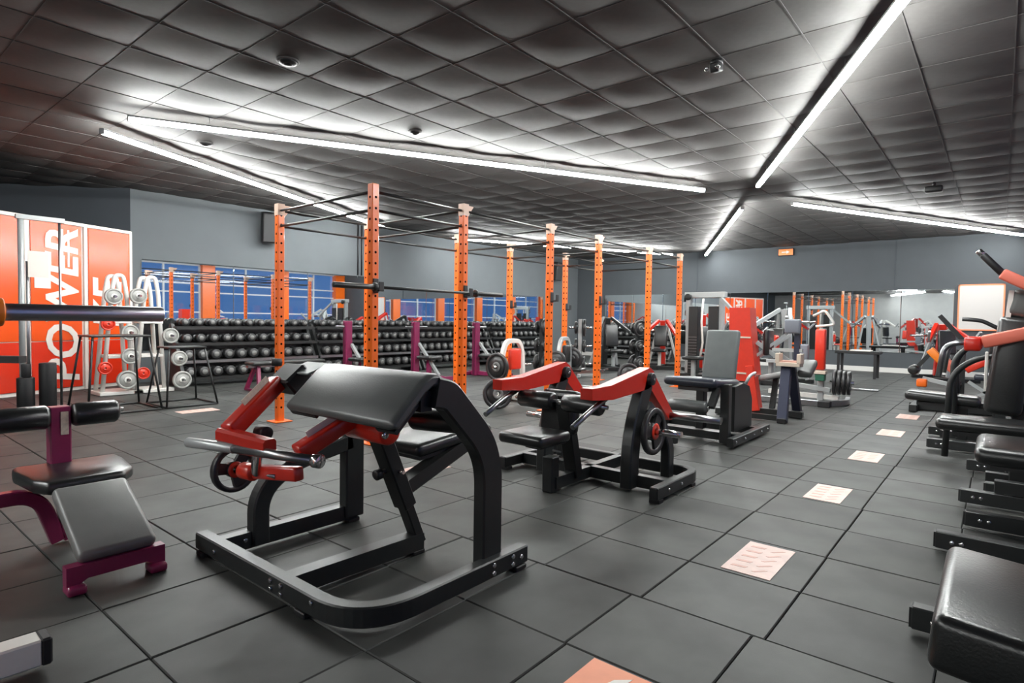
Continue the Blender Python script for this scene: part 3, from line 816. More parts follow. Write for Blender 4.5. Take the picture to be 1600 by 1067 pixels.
# ------------------------------------------------------------------ dumbbell racks
def dumbbell_meshes(R, L):
    head = MB().lathe((0, 0, 0), (1, 0, 0), [(0, 0), (0, R * 0.62), (0.004, R * 0.66), (0.004, R * 0.88), (0.012, R), (L * 0.34, R), (L * 0.38, R * 0.9), (L * 0.38, 0)], 10).mesh('head', 'iron_plate')
    cap = MB().lathe((0, 0, 0), (1, 0, 0), [(-0.003, 0), (-0.003, R * 0.50), (0.002, R * 0.54)], 10).mesh('end_cap', 'cap_grey')
    hand = MB().cyl((-L * 0.14, 0, 0), (L * 0.14, 0, 0), 0.016, 6).mesh('handle', 'chrome')
    return head, cap, hand, L
DB = [dumbbell_meshes(R, L) for R, L in ((0.065, 0.26), (0.075, 0.29), (0.085, 0.32))]
def dumbbell(loc, k, rz, label, group):
    head, cap, hand, L = DB[k]
    t = bpy.data.objects.new('dumbbell', hand); COL.objects.link(t)
    t.location = loc; t.rotation_euler = (0, 0, rz)
    tag(t, label, 'dumbbell', group)
    for s in (0, math.pi):
        d = 1 if s == 0 else -1
        h = inst('head', head, t, (-d * L / 2, 0, 0), s)
        if s == math.pi:
            inst('end_cap', cap, h)
    return t
ORD = ('first', 'second', 'third', 'fourth', 'fifth', 'sixth', 'seventh', 'eighth', 'ninth', 'tenth', 'eleventh', 'twelfth', 'thirteenth', 'fourteenth')
TIERS = ((0.22, 'bottom'), (0.50, 'lower'), (0.78, 'upper'), (1.05, 'top'))
def dumbbell_rack(c, L, rz, label, where, zs=TIERS, spacing=0.185):
    t = thing('dumbbell_rack', label, 'rack', c, rz, 'four-tier dumbbell racks')
    for y in (-L / 2 + 0.04, L / 2 - 0.04):
        MB().prism([(-0.30, 0.0), (0.36, 0.0), (0.36, 0.05), (-0.14, 1.02), (-0.22, 1.02), (-0.30, 0.05)], (0, y, 0), (1, 0, 0), (0, 0, 1), (0, 0.05, 0)).build('side_frame', 'black_metal', t)
    MB().box((-0.24, 0, 0.56), (0.012, L - 0.1, 1.0)).build('back_panel', 'plastic_black', t)
    ca, sa = math.cos(rz), math.sin(rz)
    for z, nm in zs:
        dx = (0.69 - z) * 0.2
        for x in (-0.10, 0.10):
            MB().box((dx + x, 0, z - 0.085), (0.045, L, 0.03)).build('shelf_rail', 'black_metal', t)
        MB().box((dx + 0.185, 0, z - 0.098), (0.012, L, 0.045)).build('shelf_lip', 'steel' if nm == 'lower' else 'black_metal', t)
        n = int((L - 0.3) / spacing)
        for k in range(n):
            y = -L / 2 + 0.17 + k * (L - 0.34) / (n - 1)
            kk = {'top': 0, 'upper': 1, 'lower': 2, 'bottom': 2}[nm]
            R = (0.065, 0.075, 0.085)[kk]
            p = (c[0] + ca * dx - sa * y, c[1] + sa * dx + ca * y, z - 0.07 + R)
            dumbbell(p, kk, rz, '%s dumbbell from left, %s tier, %s' % (ORD[k], nm, where), 'dumbbells on the %s tier of the %s' % (nm, where))
    return t
for k in range(4):
    y = 5.15 + k * 2.55
    names = ('rack below the blue mirror', 'rack behind the magenta uprights', 'rack beside the far mirror', 'rack nearest the left corner')
    dumbbell_rack((-10.35, y, 0), 2.5, 0, ('four-tier black dumbbell rack below the blue mirror', 'four-tier dumbbell rack behind the magenta uprights', 'four-tier dumbbell rack along the wall beside the far mirror', 'four-tier dumbbell rack nearest the left corner of the room')[k], names[k])
dumbbell_rack((-8.6, 16.55, 0), 2.4, -math.pi / 2, 'four-tier dumbbell rack standing against the back wall mirror', 'rack against the back wall', spacing=0.2)

# ------------------------------------------------------------------ orange lightbox wall with lettering
def banner():
    a, b = V(-11.17, 3.56, 0), V(-10.04, 0.76, 0)
    d = (b - a).normalized(); L = (b - a).length
    rz = math.atan2(d.y, d.x)
    t = thing('banner_wall', 'glossy orange banner wall with white borders and vertical POWER lettering', 'banner', tuple(a), rz)
    # local x runs leftwards from the right end; the printed face looks along local +y
    Hh = 2.53
    A = lambda n, mb, m, l=None: mb.build(n, m, t, l)
    A('backing', MB().box((L / 2, -0.06, Hh / 2), (L, 0.10, Hh)), 'print_white')
    cuts = [0.03, 0.72, 0.83, 1.55, 1.68, 2.35, 2.45, L - 0.03]
    for k in range(0, 8, 2):
        x0, x1 = cuts[k], cuts[k + 1]
        A('panel', MB().box(((x0 + x1) / 2, 0.0, 1.62), (x1 - x0, 0.02, 1.72), 0.003), 'panel_orange')
        A('panel', MB().box(((x0 + x1) / 2, 0.0, 0.40), (x1 - x0, 0.02, 0.69), 0.003), 'panel_red')
    for x in (0.015, 0.775, 1.615, 2.40, L - 0.015):
        A('border', MB().box((x, 0.008, Hh / 2), (0.045, 0.03, Hh), 0.004), 'print_white')
    A('border', MB().box((L / 2, 0.008, Hh - 0.02), (L, 0.03, 0.05), 0.004), 'print_white')
    def word(body, size, x, z, mat='print_white'):
        me = text_mesh('lettering', body, size, mat, 0.004, 0.12, 0.012)
        o = inst('lettering', me, t)
        # text reads bottom to top: text x -> up, text y -> away from the right (leftwards is +x local)
        o.matrix_local = Matrix(((0, 1, 0, x), (0, 0, 1, 0.016), (1, 0, 0, z), (0, 0, 0, 1))) @ Matrix.Identity(4)
        return o
    word('POWER', 0.66, 0.90, 0.12)
    word('KE', 0.66, 0.20, 0.93)
    A('print_block', MB().box((1.40, 0.014, 1.70), (0.22, 0.008, 0.36)), 'print_white')
    A('print_strip', MB().box((1.13, 0.014, 2.13), (0.05, 0.008, 0.55)).box((1.03, 0.014, 2.13), (0.03, 0.008, 0.55)), 'print_white')
banner()
# ------------------------------------------------------------------ left background: plate tree, stands, columns
def plate_tree():
    t = thing('plate_tree', 'white arched plate tree loaded with round grey plates before the banner', 'plate rack', (-9.95, 3.15, 0))
    A = parts_of(t)
    for y0, nm in ((2.97, 'a'), (3.39, 'b')):
        for x in (-10.10, -9.80):
            lean = 0.22
            path = fillet([(x, y0 - lean, 0.02), (x, y0 - 0.09, 1.50), (x, y0 - 0.05, 1.72), (x, y0 + 0.05, 1.72), (x, y0 + 0.09, 1.50), (x, y0 + lean - 0.05, 0.02)], [0.3, 0.12, 0.12, 0.3], 6)
            A('arch', MB().rod(path, 0.030, 10), 'white_paint')
        for z in (0.55, 1.05):
            A('rung', MB().box((-9.95, y0, z), (0.36, 0.30, 0.045), 0.006), 'white_paint')
        A('base', MB().box((-9.95, y0, 0.03), (0.5, 0.55, 0.05), 0.006), 'white_paint')
    pts = [(2.86, 1.41), (3.17, 1.43), (3.06, 0.90), (3.06, 0.56), (3.02, 0.22), (3.60, 0.85), (3.72, 0.50), (3.76, 0.17)]
    for y, z in pts:
        A('peg', MB().cyl((-9.98, y, z), (-9.56, y, z), 0.018), 'chrome')
    names = ['top left', 'top middle', 'upper of the left column', 'middle of the left column', 'lowest of the left column', 'upper of the right column', 'middle of the right column', 'lowest of the right column']
    for (y, z), n in zip(pts, names):
        R = 0.115 if z > 0.4 else 0.135
        weight_plate((-9.66, y, z), (1, 0, 0), R, 'pale grey plate on the white plate tree, ' + n, 'plate_grey', 0.05, 0, 'white_paint', 'plates on the plate tree')
    for k, (y, z) in enumerate(((2.80, 1.02), (2.76, 0.40), (3.24, 0.30))):
        weight_plate((-9.70, y, z), (1, 0, 0), 0.09, ('small red plate high on the white plate tree', 'small red plate low on the left of the white plate tree', 'small red plate between the arches of the plate tree')[k], 'bright_red', 0.04, 0, None, 'plates on the plate tree')
plate_tree()
def step_stand(c, w, h, label):
    t = thing('plyo_stand', label, 'stand', c, 0, 'black tubular stands')
    sp = 0.16
    MB().box((0, 0, h), (w * 0.8, w, 0.022), 0.004).build('top', 'black_metal', t)
    for sx in (-1, 1):
        for sy in (-1, 1):
            MB().rod([(sx * w * 0.36, sy * w * 0.46, h), (sx * (w * 0.36 + sp), sy * (w * 0.46 + sp * 0.6), 0.012)], 0.013, 8).build('leg', 'black_metal', t)
        MB().rod([(sx * (w * 0.36 + sp), -(w * 0.46 + sp * 0.6), 0.014), (sx * (w * 0.36 + sp), w * 0.46 + sp * 0.6, 0.014)], 0.012, 8).build('floor_bar', 'black_metal', t)
    for sy in (-1, 1):
        MB().rod([(-(w * 0.36 + sp), sy * (w * 0.46 + sp * 0.6), 0.014), ((w * 0.36 + sp), sy * (w * 0.46 + sp * 0.6), 0.014)], 0.012, 8).build('floor_bar', 'black_metal', t)
    return t
step_stand((-8.25, 2.45, 0), 0.62, 0.90, 'taller black tubular plyo stand in front of the banner')
step_stand((-8.22, 3.20, 0), 0.46, 0.745, 'lower black tubular plyo stand beside the plate tree')
def cable_column():
    t = thing('cable_column', 'slim steel guide column with dark sleeves standing before the banner', 'gym machine', (-8.6, 1.75, 0))
    A = parts_of(t)
    A('guide_rail', MB().cyl((-8.6, 1.64, 0.05), (-8.6, 1.64, 2.24), 0.030), 'silver_paint')
    A('guide_rail', MB().cyl((-8.6, 1.695, 0.05), (-8.6, 1.695, 1.75), 0.016), 'steel')
    A('guide_rail', MB().cyl((-8.6, 2.00, 0.05), (-8.6, 2.00, 2.24), 0.014), 'steel')
    A('sleeve', MB().roller((-8.6, 1.665, 0.06), (-8.6, 1.665, 0.42), 0.085, 0.01), 'black_rubber')
    A('sleeve', MB().roller((-8.6, 1.665, 0.42), (-8.6, 1.665, 0.58), 0.05, 0.01), 'black_rubber')
    A('sleeve', MB().roller((-8.6, 1.87, 0.06), (-8.6, 1.87, 0.58), 0.085, 0.01), 'black_rubber')
    A('base_plate', MB().box((-8.6, 1.78, 0.03), (0.4, 0.6, 0.06), 0.01), 'black_metal')
    A('sign_plate', MB().box((-8.57, 1.79, 1.72), (0.01, 0.19, 0.30)), 'print_white', None, 'blank white sign plate')
    A('top_bar', MB().box((-8.6, 1.82, 2.25), (0.07, 0.45, 0.05)), 'silver_paint')
cable_column()
def flat_bench(c, rz, label):
    t = thing('flat_bench', label, 'bench', c, rz, 'magenta benches')
    pad_mb((0, 0, 0.43), (0.30, 1.25, 0.06), 0.024).build('pad', 'black_vinyl', t)
    MB().box((0, 0, 0.385), (0.07, 1.3, 0.04)).build('spine', 'steel', t)
    for y in (-0.5, 0.5):
        for s in (-1, 1):
            MB().bar((s * 0.05, y, 0.38), (s * 0.20, y + (0.06 if y > 0 else -0.06), 0.02), 0.05, 0.05, (0, 1, 0)).build('leg', 'magenta_paint', t)
        MB().box((0, y + (0.06 if y > 0 else -0.06), 0.02), (0.46, 0.05, 0.03)).build('foot', 'magenta_paint', t)
    return t
flat_bench((-8.9, 5.05, 0), 0, 'black flat bench on magenta legs in front of the dumbbell rack')
def upright_bench(c, label):
    t = thing('incline_bench_station', label, 'bench', c, 0, 'magenta upright bench stations')
    MB().box((0, 0, 0.55), (0.11, 0.13, 1.10), 0.008).build('upright', 'magenta_paint', t)
    MB().box((0.0, -0.072, 0.55), (0.05, 0.02, 1.06), 0.003).build('upright_flange', 'magenta_dark', t)
    MB().bar((0.05, 0.05, 0.68), (0.62, 0.05, 0.10), 0.045, 0.05, (0, 1, 0)).build('strut', 'silver_paint', t)
    MB().box((0.25, 0.05, 0.05), (0.95, 0.09, 0.08), 0.006).build('base_rail', 'magenta_paint', t)
    MB().box((0.70, 0.05, 0.04), (0.08, 0.55, 0.07), 0.006).build('foot', 'magenta_paint', t)
    MB().box((-0.18, 0.05, 0.04), (0.08, 0.55, 0.07), 0.006).build('foot', 'magenta_paint', t)
    pad_mb((0.34, 0.05, 0.42), (0.40, 0.30, 0.07), 0.026).build('seat', 'black_vinyl', t)
    MB().box((0.34, 0.05, 0.24), (0.07, 0.07, 0.30)).build('seat_post', 'magenta_paint', t)
    MB().roller((0.0, -0.25, 1.0), (0.0, 0.3, 1.0), 0.02, 0.004).build('cross_peg', 'steel', t)
    return t
upright_bench((-9.1, 6.35, 0), 'magenta upright bench station left of the nearest orange post')
upright_bench((-8.75, 7.65, 0), 'magenta upright bench station between the two nearest front posts')
upright_bench((-8.4, 9.0, 0), 'magenta upright bench station behind the second front post')

# ------------------------------------------------------------------ plate-loaded machines between the rig posts
def arch_machine(c, rz, label, mat, padmat):
    t = thing('arched_row_machine', label, 'gym machine', c, rz, 'arched plate-loaded machines')
    for d in (-1, 1):
        MB().cyl((0, d * 0.22, 0.50), (0, d * 0.43, 0.50), 0.022).build('plate_peg', 'chrome', t)
    MB().sweep(fillet([(0, -0.25, 0.03), (0, -0.22, 0.70), (0, -0.14, 0.86), (0, 0.14, 0.86), (0, 0.22, 0.70), (0, 0.25, 0.03)], [0.15, 0.10, 0.10, 0.15], 6), 0.06, 0.065, (1, 0, 0), 0.006).build('arch_frame', mat, t)
    MB().box((0.25, 0, 0.05), (0.75, 0.07, 0.07), 0.006).build('base_rail', mat, t)
    MB().box((-0.05, 0, 0.05), (0.08, 0.62, 0.07), 0.006).build('foot', mat, t)
    MB().box((0.62, 0, 0.05), (0.08, 0.5, 0.07), 0.006).build('foot', mat, t)
    pad_mb((0.04, 0, 0.60), (0.07, 0.24, 0.30), 0.025).build('chest_pad', padmat, t)
    MB().bar((0.08, 0, 0.28), (0.75, -0.16, 0.36), 0.05, 0.05, (0, 0, 1)).build('lever', 'steel', t)
    MB().cyl((0.70, -0.42, 0.36), (0.70, 0.20, 0.36), 0.018).build('handle', 'chrome', t)
    pad_mb((0.20, 0.02, 0.34), (0.30, 0.24, 0.06), 0.024).build('seat', padmat, t)
    MB().box((0.20, 0.02, 0.19), (0.06, 0.06, 0.28)).build('seat_post', mat, t)
    return t
arch_machine((-5.42, 6.58, 0), 0, 'white arched row machine standing inside the orange rig', 'white_paint', 'bright_red')
arch_machine((-5.70, 8.30, 0), 0.2, 'grey arched row machine further along inside the orange rig', 'silver_paint', 'black_vinyl')
def on_machine(c, rz, p):
    return Matrix.Rotation(rz, 3, 'Z') @ V(*p) + V(*c)
gm, gz = (-5.70, 8.30, 0), 0.2
gy = Matrix.Rotation(gz, 3, 'Z') @ V(0, 1, 0)
for p, R, l in (((0, 0.335, 0.50), 0.20, 'black plate on the right peg of the grey arched row machine'), ((0, -0.335, 0.50), 0.17, 'black plate on the left peg of the grey arched row machine')):
    weight_plate(on_machine(gm, gz, p), gy, R, l, 'iron_plate', 0.045, 0, 'cap_grey', 'black plates on the arched row machines')
weight_plate((-5.42, 6.58 - 0.335, 0.50), (0, -1, 0), 0.20, 'black plate on the left peg of the white arched row machine', 'iron_plate', 0.045, 0, 'cap_grey', 'black plates on the arched row machines')
for c, R, l in (((-5.02, 5.80, 0.196), 0.20, 'black plate standing on the floor before the white arched row machine'), ((-4.98, 9.25, 0.216), 0.22, 'large black plate standing on the floor before the grey arched row machine')):
    weight_plate(c, (0.8, -0.5, 0.1), R, l, 'iron_plate', 0.045, 0, 'cap_grey', 'loose black plates inside the rig')
def plate_stand(c, rz, label, mat, n=6, R=0.18):
    t = thing('plate_stand', label, 'plate rack', c, rz, 'upright plate stands behind the rig')
    MB().box((0, 0, 0.62), (0.08, 0.08, 1.16), 0.006).build('post', mat, t)
    for a in (0, math.pi / 2):
        MB().box((0, 0, 0.035), (0.62 if a == 0 else 0.07, 0.07 if a == 0 else 0.62, 0.06), 0.006).build('foot', mat, t)
    k = 0
    for z in (1.02, 0.64, 0.27):
        for s in (-1, 1):
            MB().cyl((s * 0.04, 0, z), (s * 0.24, 0, z), 0.022).build('peg', 'chrome', t)
            d = Matrix.Rotation(rz, 3, 'Z') @ V(s, 0, 0)
            rr = R * (0.72 + 0.28 * ((k * 5) % 3) / 2)
            p = V(*c) + d * 0.085 + V(0, 0, z)
            weight_plate(p, d, rr, 'black plate on the %s, %s peg on the %s' % (label.split(' standing')[0], ('top', 'middle', 'bottom')[k // 2], ('left', 'right')[k % 2]), 'iron_plate', 0.05, 0, 'cap_grey', 'plates on the upright plate stands')
            k += 1
    return t
plate_stand((-6.75, 10.4, 0), 0.5, 'grey plate stand standing behind the middle of the rig', 'silver_paint')
plate_stand((-6.05, 11.6, 0), -0.4, 'black plate stand standing beyond the far end of the rig', 'black_metal')
plate_stand((-7.45, 10.0, 0), 0.2, 'dark plate stand standing near the magenta stations', 'black_metal')

# ------------------------------------------------------------------ far machines in front of the back mirror
def cable_tower():
    t = thing('cable_tower', 'grey cable tower with two dark weight stacks before the back mirror', 'gym machine', (-4.75, 12.1, 0))
    A = parts_of(t)
    for x in (-5.12, -4.42):
        A('upright', MB().box((x, 12.1, 0.86), (0.09, 0.12, 1.72), 0.006), 'silver_paint')
    A('head', MB().box((-4.77, 12.1, 1.74), (0.86, 0.16, 0.12), 0.01), 'silver_paint')
    A('base', MB().box((-4.77, 12.1, 0.05), (0.95, 0.5, 0.09), 0.01), 'black_metal')
    for x in (-4.98, -4.56):
        st = A('weight_stack', MB().box((x, 12.06, 0.80), (0.20, 0.16, 1.40), 0.006), 'black_metal')
        for k in range(12):
            A('stack_seam', MB().box((x, 11.977, 0.20 + k * 0.06), (0.18, 0.004, 0.006)), 'steel', st)
    A('cable_rope', MB().rod([(-4.77, 11.98, 1.66), (-4.79, 11.96, 1.2), (-4.75, 11.95, 0.75), (-4.79, 11.93, 0.42)], 0.022, 8), 'print_white')
    A('outrigger_arm', MB().bar((-4.40, 12.0, 1.66), (-3.90, 11.8, 1.20), 0.06, 0.06), 'silver_paint')
    A('pulley', MB().roller((-5.1, 11.95, 1.70), (-5.1, 12.0, 1.70), 0.07, 0.01), 'plastic_black')
    A('seat', pad_mb((-4.75, 11.5, 0.45), (0.36, 0.36, 0.07), 0.03), 'black_vinyl')
    A('seat_post', MB().box((-4.75, 11.5, 0.22), (0.07, 0.07, 0.42)), 'silver_paint')
cable_tower()
def lever_press(c, rz, label, red='red_paint', arm='silver_paint', h=1.25):
    t = thing('lever_press_machine', label, 'gym machine', c, rz, 'red lever press machines')
    MB().box((0, 0, 0.05), (0.10, 1.1, 0.08), 0.006).build('base_rail', 'black_metal', t)
    for y in (-0.5, 0.5):
        MB().box((0, y, 0.05), (0.9, 0.08, 0.08), 0.006).build('foot', 'black_metal', t)
    MB().bar((0, 0.42, 0.08), (0, 0.22, h), 0.10, 0.12, (1, 0, 0)).build('main_post', red, t)
    for s in (-1, 1):
        MB().bar((s * 0.10, 0.22, h), (s * 0.40, -0.25, h - 0.35), 0.07, 0.07).build('lever', red, t)
        MB().bar((s * 0.40, -0.25, h - 0.35), (s * 0.45, -0.45, h - 0.15), 0.045, 0.045).build('grip_arm', arm, t)
        MB().cyl((s * 0.20, 0.35, h - 0.25), (s * 0.55, 0.35, h - 0.25), 0.024).build('plate_peg', 'chrome', t)
        MB().bar((s * 0.36, 0.45, 0.08), (s * 0.12, 0.20, h - 0.1), 0.05, 0.05).build('brace', arm, t)
    pad_mb((0, -0.06, 0.82), (0.32, 0.08, 0.52), 0.03, rotx(-8)).build('back_pad', 'black_vinyl', t)
    pad_mb((0, -0.24, 0.46), (0.36, 0.38, 0.07), 0.03).build('seat', 'black_vinyl', t)
    MB().box((0, -0.20, 0.25), (0.07, 0.07, 0.40)).build('seat_post', arm, t)
    return t
lever_press((-5.30, 13.4, 0), 0.5, 'red lever press machine left of the grey cable tower', h=1.35)
lever_press((-7.3, 12.6, 0), 0.9, 'dark lever press machine before the corner dumbbell racks', 'black_metal', h=1.25)
lever_press((-6.6, 13.9, 0), 0.3, 'white-armed lever press machine before the back wall dumbbells', 'red_paint', 'white_paint', h=1.2)
lever_press((-3.35, 12.2, 0), -0.3, 'lever press machine with silver arms right of the cable tower', 'silver_paint', h=1.45)
for k, (x, y, r) in enumerate(((-6.4, -3.4, 0.4), (-5.0, -4.6, 2.6), (-3.4, -3.0, 3.0), (-2.0, -4.8, 2.4), (-0.6, -3.6, 3.3), (0.9, -5.2, 2.8), (-4.2, -7.4, 3.1), (-1.4, -7.8, 3.4))):
    lever_press((x, y, 0), r, 'lever press seen only in the back mirror, %s in the mirrored group' % ORD[k], ('red_paint', 'white_paint')[k % 2], ('white_paint', 'silver_paint')[k % 2], 1.35 + 0.1 * (k % 3))
lever_press((-0.9, 15.6, 0), 0.4, 'small lever press machine in front of the white notice board', 'red_paint', h=1.2)
def red_tower():
    t = thing('red_row_machine', 'tall red-bodied row machine standing right of the grey backrest', 'gym machine', (-2.55, 7.85, 0))
    A = parts_of(t)
    A('column', MB().prism([(-2.60, 0.42), (-2.44, 0.42), (-2.38, 0.50), (-2.45, 1.10), (-2.47, 1.36), (-2.73, 1.36), (-2.72, 1.05), (-2.69, 0.52)], (0, 7.85, 0), (1, 0, 0), (0, 0, 1), (0, 0.24, 0)), 'bright_red')
    A('column_trim', MB().box((-2.585, 7.725, 0.98), (0.27, 0.008, 0.02)).box((-2.57, 7.725, 0.52), (0.24, 0.008, 0.02)), 'cream_paint')
    A('leg', MB().bar((-2.46, 7.80, 0.62), (-2.36, 7.78, 0.05), 0.10, 0.16, (0, 1, 0), 0.008), 'bright_red')
    A('base_rail', MB().box((-2.30, 7.80, 0.05), (0.95, 0.09, 0.08), 0.006), 'black_metal')
    A('foot', MB().box((-2.72, 7.80, 0.05), (0.08, 0.8, 0.08), 0.006), 'black_metal')
    A('seat', pad_mb((-2.20, 8.0, 0.50), (0.34, 0.36, 0.07), 0.03, roty(-14)), 'grey_vinyl_pale')
    A('seat_post', MB().bar((-2.20, 8.0, 0.47), (-2.20, 7.85, 0.08), 0.06, 0.06, (1, 0, 0)), 'black_metal')
    for k, y in enumerate((7.88, 8.12)):
        A('lever', MB().bar((-2.42, y, 0.92), (-1.98, y + 0.1, 0.58), 0.045, 0.05), 'silver_paint')
        A('grip', MB().bar((-2.45, y, 0.72), (-2.10, y + 0.1, 1.02), 0.035, 0.035), 'silver_paint')
    A('chest_pad', pad_mb((-2.30, 7.98, 0.92), (0.07, 0.26, 0.34), 0.028), 'black_vinyl')
red_tower()
def back_extension():
    t = thing('back_extension_bench', 'navy-legged bench with cream bracket and small grey pad beyond the leg extension', 'gym machine', (-1.95, 7.60, 0))
    A = parts_of(t)
    A('front_leg', MB().bar((-1.98, 7.62, 0.66), (-1.93, 7.30, 0.02), 0.08, 0.11, (1, 0, 0), 0.006), 'navy_metal')
    A('rear_leg', MB().bar((-1.94, 7.66, 0.66), (-1.96, 8.10, 0.02), 0.08, 0.10, (1, 0, 0), 0.006), 'navy_metal')
    A('bracket', MB().box((-1.945, 7.60, 0.675), (0.27, 0.16, 0.05), 0.004).box((-2.065, 7.60, 0.745), (0.045, 0.16, 0.12), 0.004).box((-1.825, 7.60, 0.745), (0.045, 0.16, 0.12), 0.004), 'cream_paint')
    A('bracket_lining', MB().box((-1.945, 7.60, 0.708), (0.18, 0.14, 0.02)), 'print_salmon')
    A('mast', MB().box((-1.89, 7.70, 0.88), (0.06, 0.06, 0.46)), 'navy_metal')
    A('mast_arm', MB().box((-2.0, 7.70, 0.84), (0.34, 0.05, 0.04)), 'silver_paint')
    A('head_pad', pad_mb((-1.93, 7.64, 1.13), (0.18, 0.08, 0.17), 0.02), 'plastic_pad')
    A('base_bar', MB().box((-2.16, 7.34, 0.05), (0.46, 0.06, 0.06)), 'black_metal')
    A('hip_pad', pad_mb((-1.80, 7.85, 0.62), (0.16, 0.34, 0.09), 0.03, rotx(25)), 'grey_vinyl_and_sheen')
    A('foot_cap', MB().box((-1.93, 7.29, 0.03), (0.10, 0.06, 0.06), 0.006).box((-1.96, 8.11, 0.03), (0.12, 0.07, 0.07), 0.006), 'black_rubber')
back_extension()
def t_press():
    t = thing('chest_press_machine', 'chest press machine with tall narrow red pad and loaded black plates', 'gym machine', (-1.95, 9.35, 0))
    A = parts_of(t); up = (0, 0, 1)
    A('red_pad', MB().box((-1.98, 9.34, 0.80), (0.135, 0.10, 0.58), 0.02, 2), 'bright_red')
    A('post', MB().box((-1.98, 9.44, 0.56), (0.08, 0.09, 1.08), 0.006), 'silver_paint')
    A('green_block', MB().box((-1.97, 9.34, 0.40), (0.12, 0.12, 0.09), 0.006), 'green_paint')
    A('cream_collar', MB().box((-1.97, 9.34, 0.475), (0.15, 0.14, 0.05), 0.006), 'cream_paint')
    A('base_frame', MB().sweep(fillet([(-2.72, 9.15, 0.05), (-1.86, 9.15, 0.05), (-1.66, 9.55, 0.05), (-1.72, 9.95, 0.05)], 0.12), 0.08, 0.06, up, 0.006), 'steel')
    A('base_rail', MB().bar((-2.7, 9.45, 0.14), (-1.75, 9.45, 0.11), 0.08, 0.06, up), 'white_paint')
    A('low_lever', MB().bar((-2.60, 9.40, 0.30), (-1.85, 9.40, 0.22), 0.07, 0.06, up), 'silver_paint')
    A('plate_peg', MB().cyl((-1.86, 9.40, 0.34), (-1.56, 9.44, 0.34), 0.024), 'chrome')
    A('grip', MB().rod(fillet([(-2.05, 9.34, 1.13), (-1.80, 9.30, 1.16), (-1.92, 9.26, 1.36), (-2.08, 9.30, 1.28)], 0.05), 0.018), 'white_paint')
    A('side_pad', pad_mb((-2.22, 9.36, 0.70), (0.17, 0.08, 0.34), 0.03), 'plastic_pad')
    A('side_pad', pad_mb((-2.62, 9.36, 0.84), (0.14, 0.10, 0.30), 0.03, rotx(10)), 'bright_red')
    A('arm', MB().bar((-2.72, 9.36, 0.60), (-2.10, 9.36, 0.62), 0.05, 0.05), 'silver_paint')
    A('front_foot', MB().box((-1.87, 9.16, 0.045), (0.16, 0.12, 0.09), 0.01), 'black_rubber')
    for k, x in enumerate((-1.80, -1.74, -1.68, -1.62)):
        weight_plate((x, 9.42, 0.34), (1, 0.1, 0), 0.185 - 0.005 * k, 'black plate on the chest press with the red pad, number %s from its post' % ('one', 'two', 'three', 'four')[k], 'iron_plate', 0.04, 0, 'plate_grey', 'plates on the far chest press')
t_press()
def table():
    t = thing('low_table', 'plain black low table standing in front of the back mirror', 'table', (-2.41, 14.95, 0))
    A = parts_of(t)
    A('top', MB().box((-2.41, 14.95, 0.56), (0.85, 0.5, 0.06), 0.008), 'plastic_black')
    for x in (-2.76, -2.06):
        for y in (14.75, 15.15):
            A('leg', MB().box((x, y, 0.265), (0.05, 0.05, 0.53)), 'plastic_black')
    o = MB().box((0, 0, 0.012), (0.40, 0.30, 0.024), 0.004).build('folded_towel', 'print_white')
    o.location = (-2.35, 14.9, 0.59); tag(o, 'white folded towel lying on the low black table', 'towel')
table()
o = MB().box((0, 0, 0.02), (0.5, 0.10, 0.03), 0.004).build('steel_foot_plate', 'steel')
o.location = (-1.85, 12.0, 0); tag(o, 'thin steel plate lying on the floor in front of the low table', 'plate')
# ------------------------------------------------------------------ machines along the right edge
def seat_machine(name, label, y, x, pw, seat_y, feet, back=True):
    t = thing(name, label, 'gym machine', (x + 0.4, y, 0), 0, 'machines lined up along the right side')
    A = parts_of(t); G = 'graphite_metal'; up = (0, 0, 1)
    for fx, fy in feet:
        A('foot_rail', MB().box((fx + 0.62, fy, 0.06), (1.24, 0.062, 0.085), 0.005), G)
        A('end_cap', MB().box((fx - 0.002, fy, 0.06), (0.008, 0.054, 0.075)), 'plastic_black')
        bolts(t, [(fx + 0.07, fy - 0.033, 0.06), (fx + 0.11, fy - 0.033, 0.06)], (0, -1, 0))
    A('centre_rail', MB().box((x + 0.98, (feet[0][1] + feet[-1][1]) / 2, 0.06), (0.07, abs(feet[-1][1] - feet[0][1]) + 0.06, 0.08)), G)
    A('seat_post', MB().box((x + 0.42, seat_y, 0.24), (0.09, 0.09, 0.36), 0.006), 'black_metal')
    A('seat_rail', MB().box((x + 0.65, seat_y, 0.10), (0.8, 0.07, 0.07)), 'black_metal')
    A('seat_bracket', MB().box((x + 0.36, seat_y, 0.405), (0.52, 0.14, 0.05)), 'black_metal')
    return t, A
# nearest: long seat pad filling the lower right corner
t, A = seat_machine('press_machine', 'nearest machine at right edge with large black seat pad', 1.85, -0.12, 0.5, 1.80, ((-0.225, 2.68), (-0.20, 0.95)))
A('seat', pad_mb((0.30, 1.80, 0.445), (0.80, 0.50, 0.13), 0.026, rotx(2) @ roty(5), 4), 'black_vinyl')
A('seat_board', MB().box((0.36, 1.80, 0.375), (0.62, 0.40, 0.05), 0.02, 2, roty(5)), 'plastic_black')
A('back_post', MB().box((0.95, 1.83, 0.7), (0.10, 0.12, 1.3), 0.006), 'graphite_metal')
A('backrest', pad_mb((0.82, 1.83, 0.86), (0.10, 0.42, 0.62), 0.04, roty(8)), 'black_vinyl')
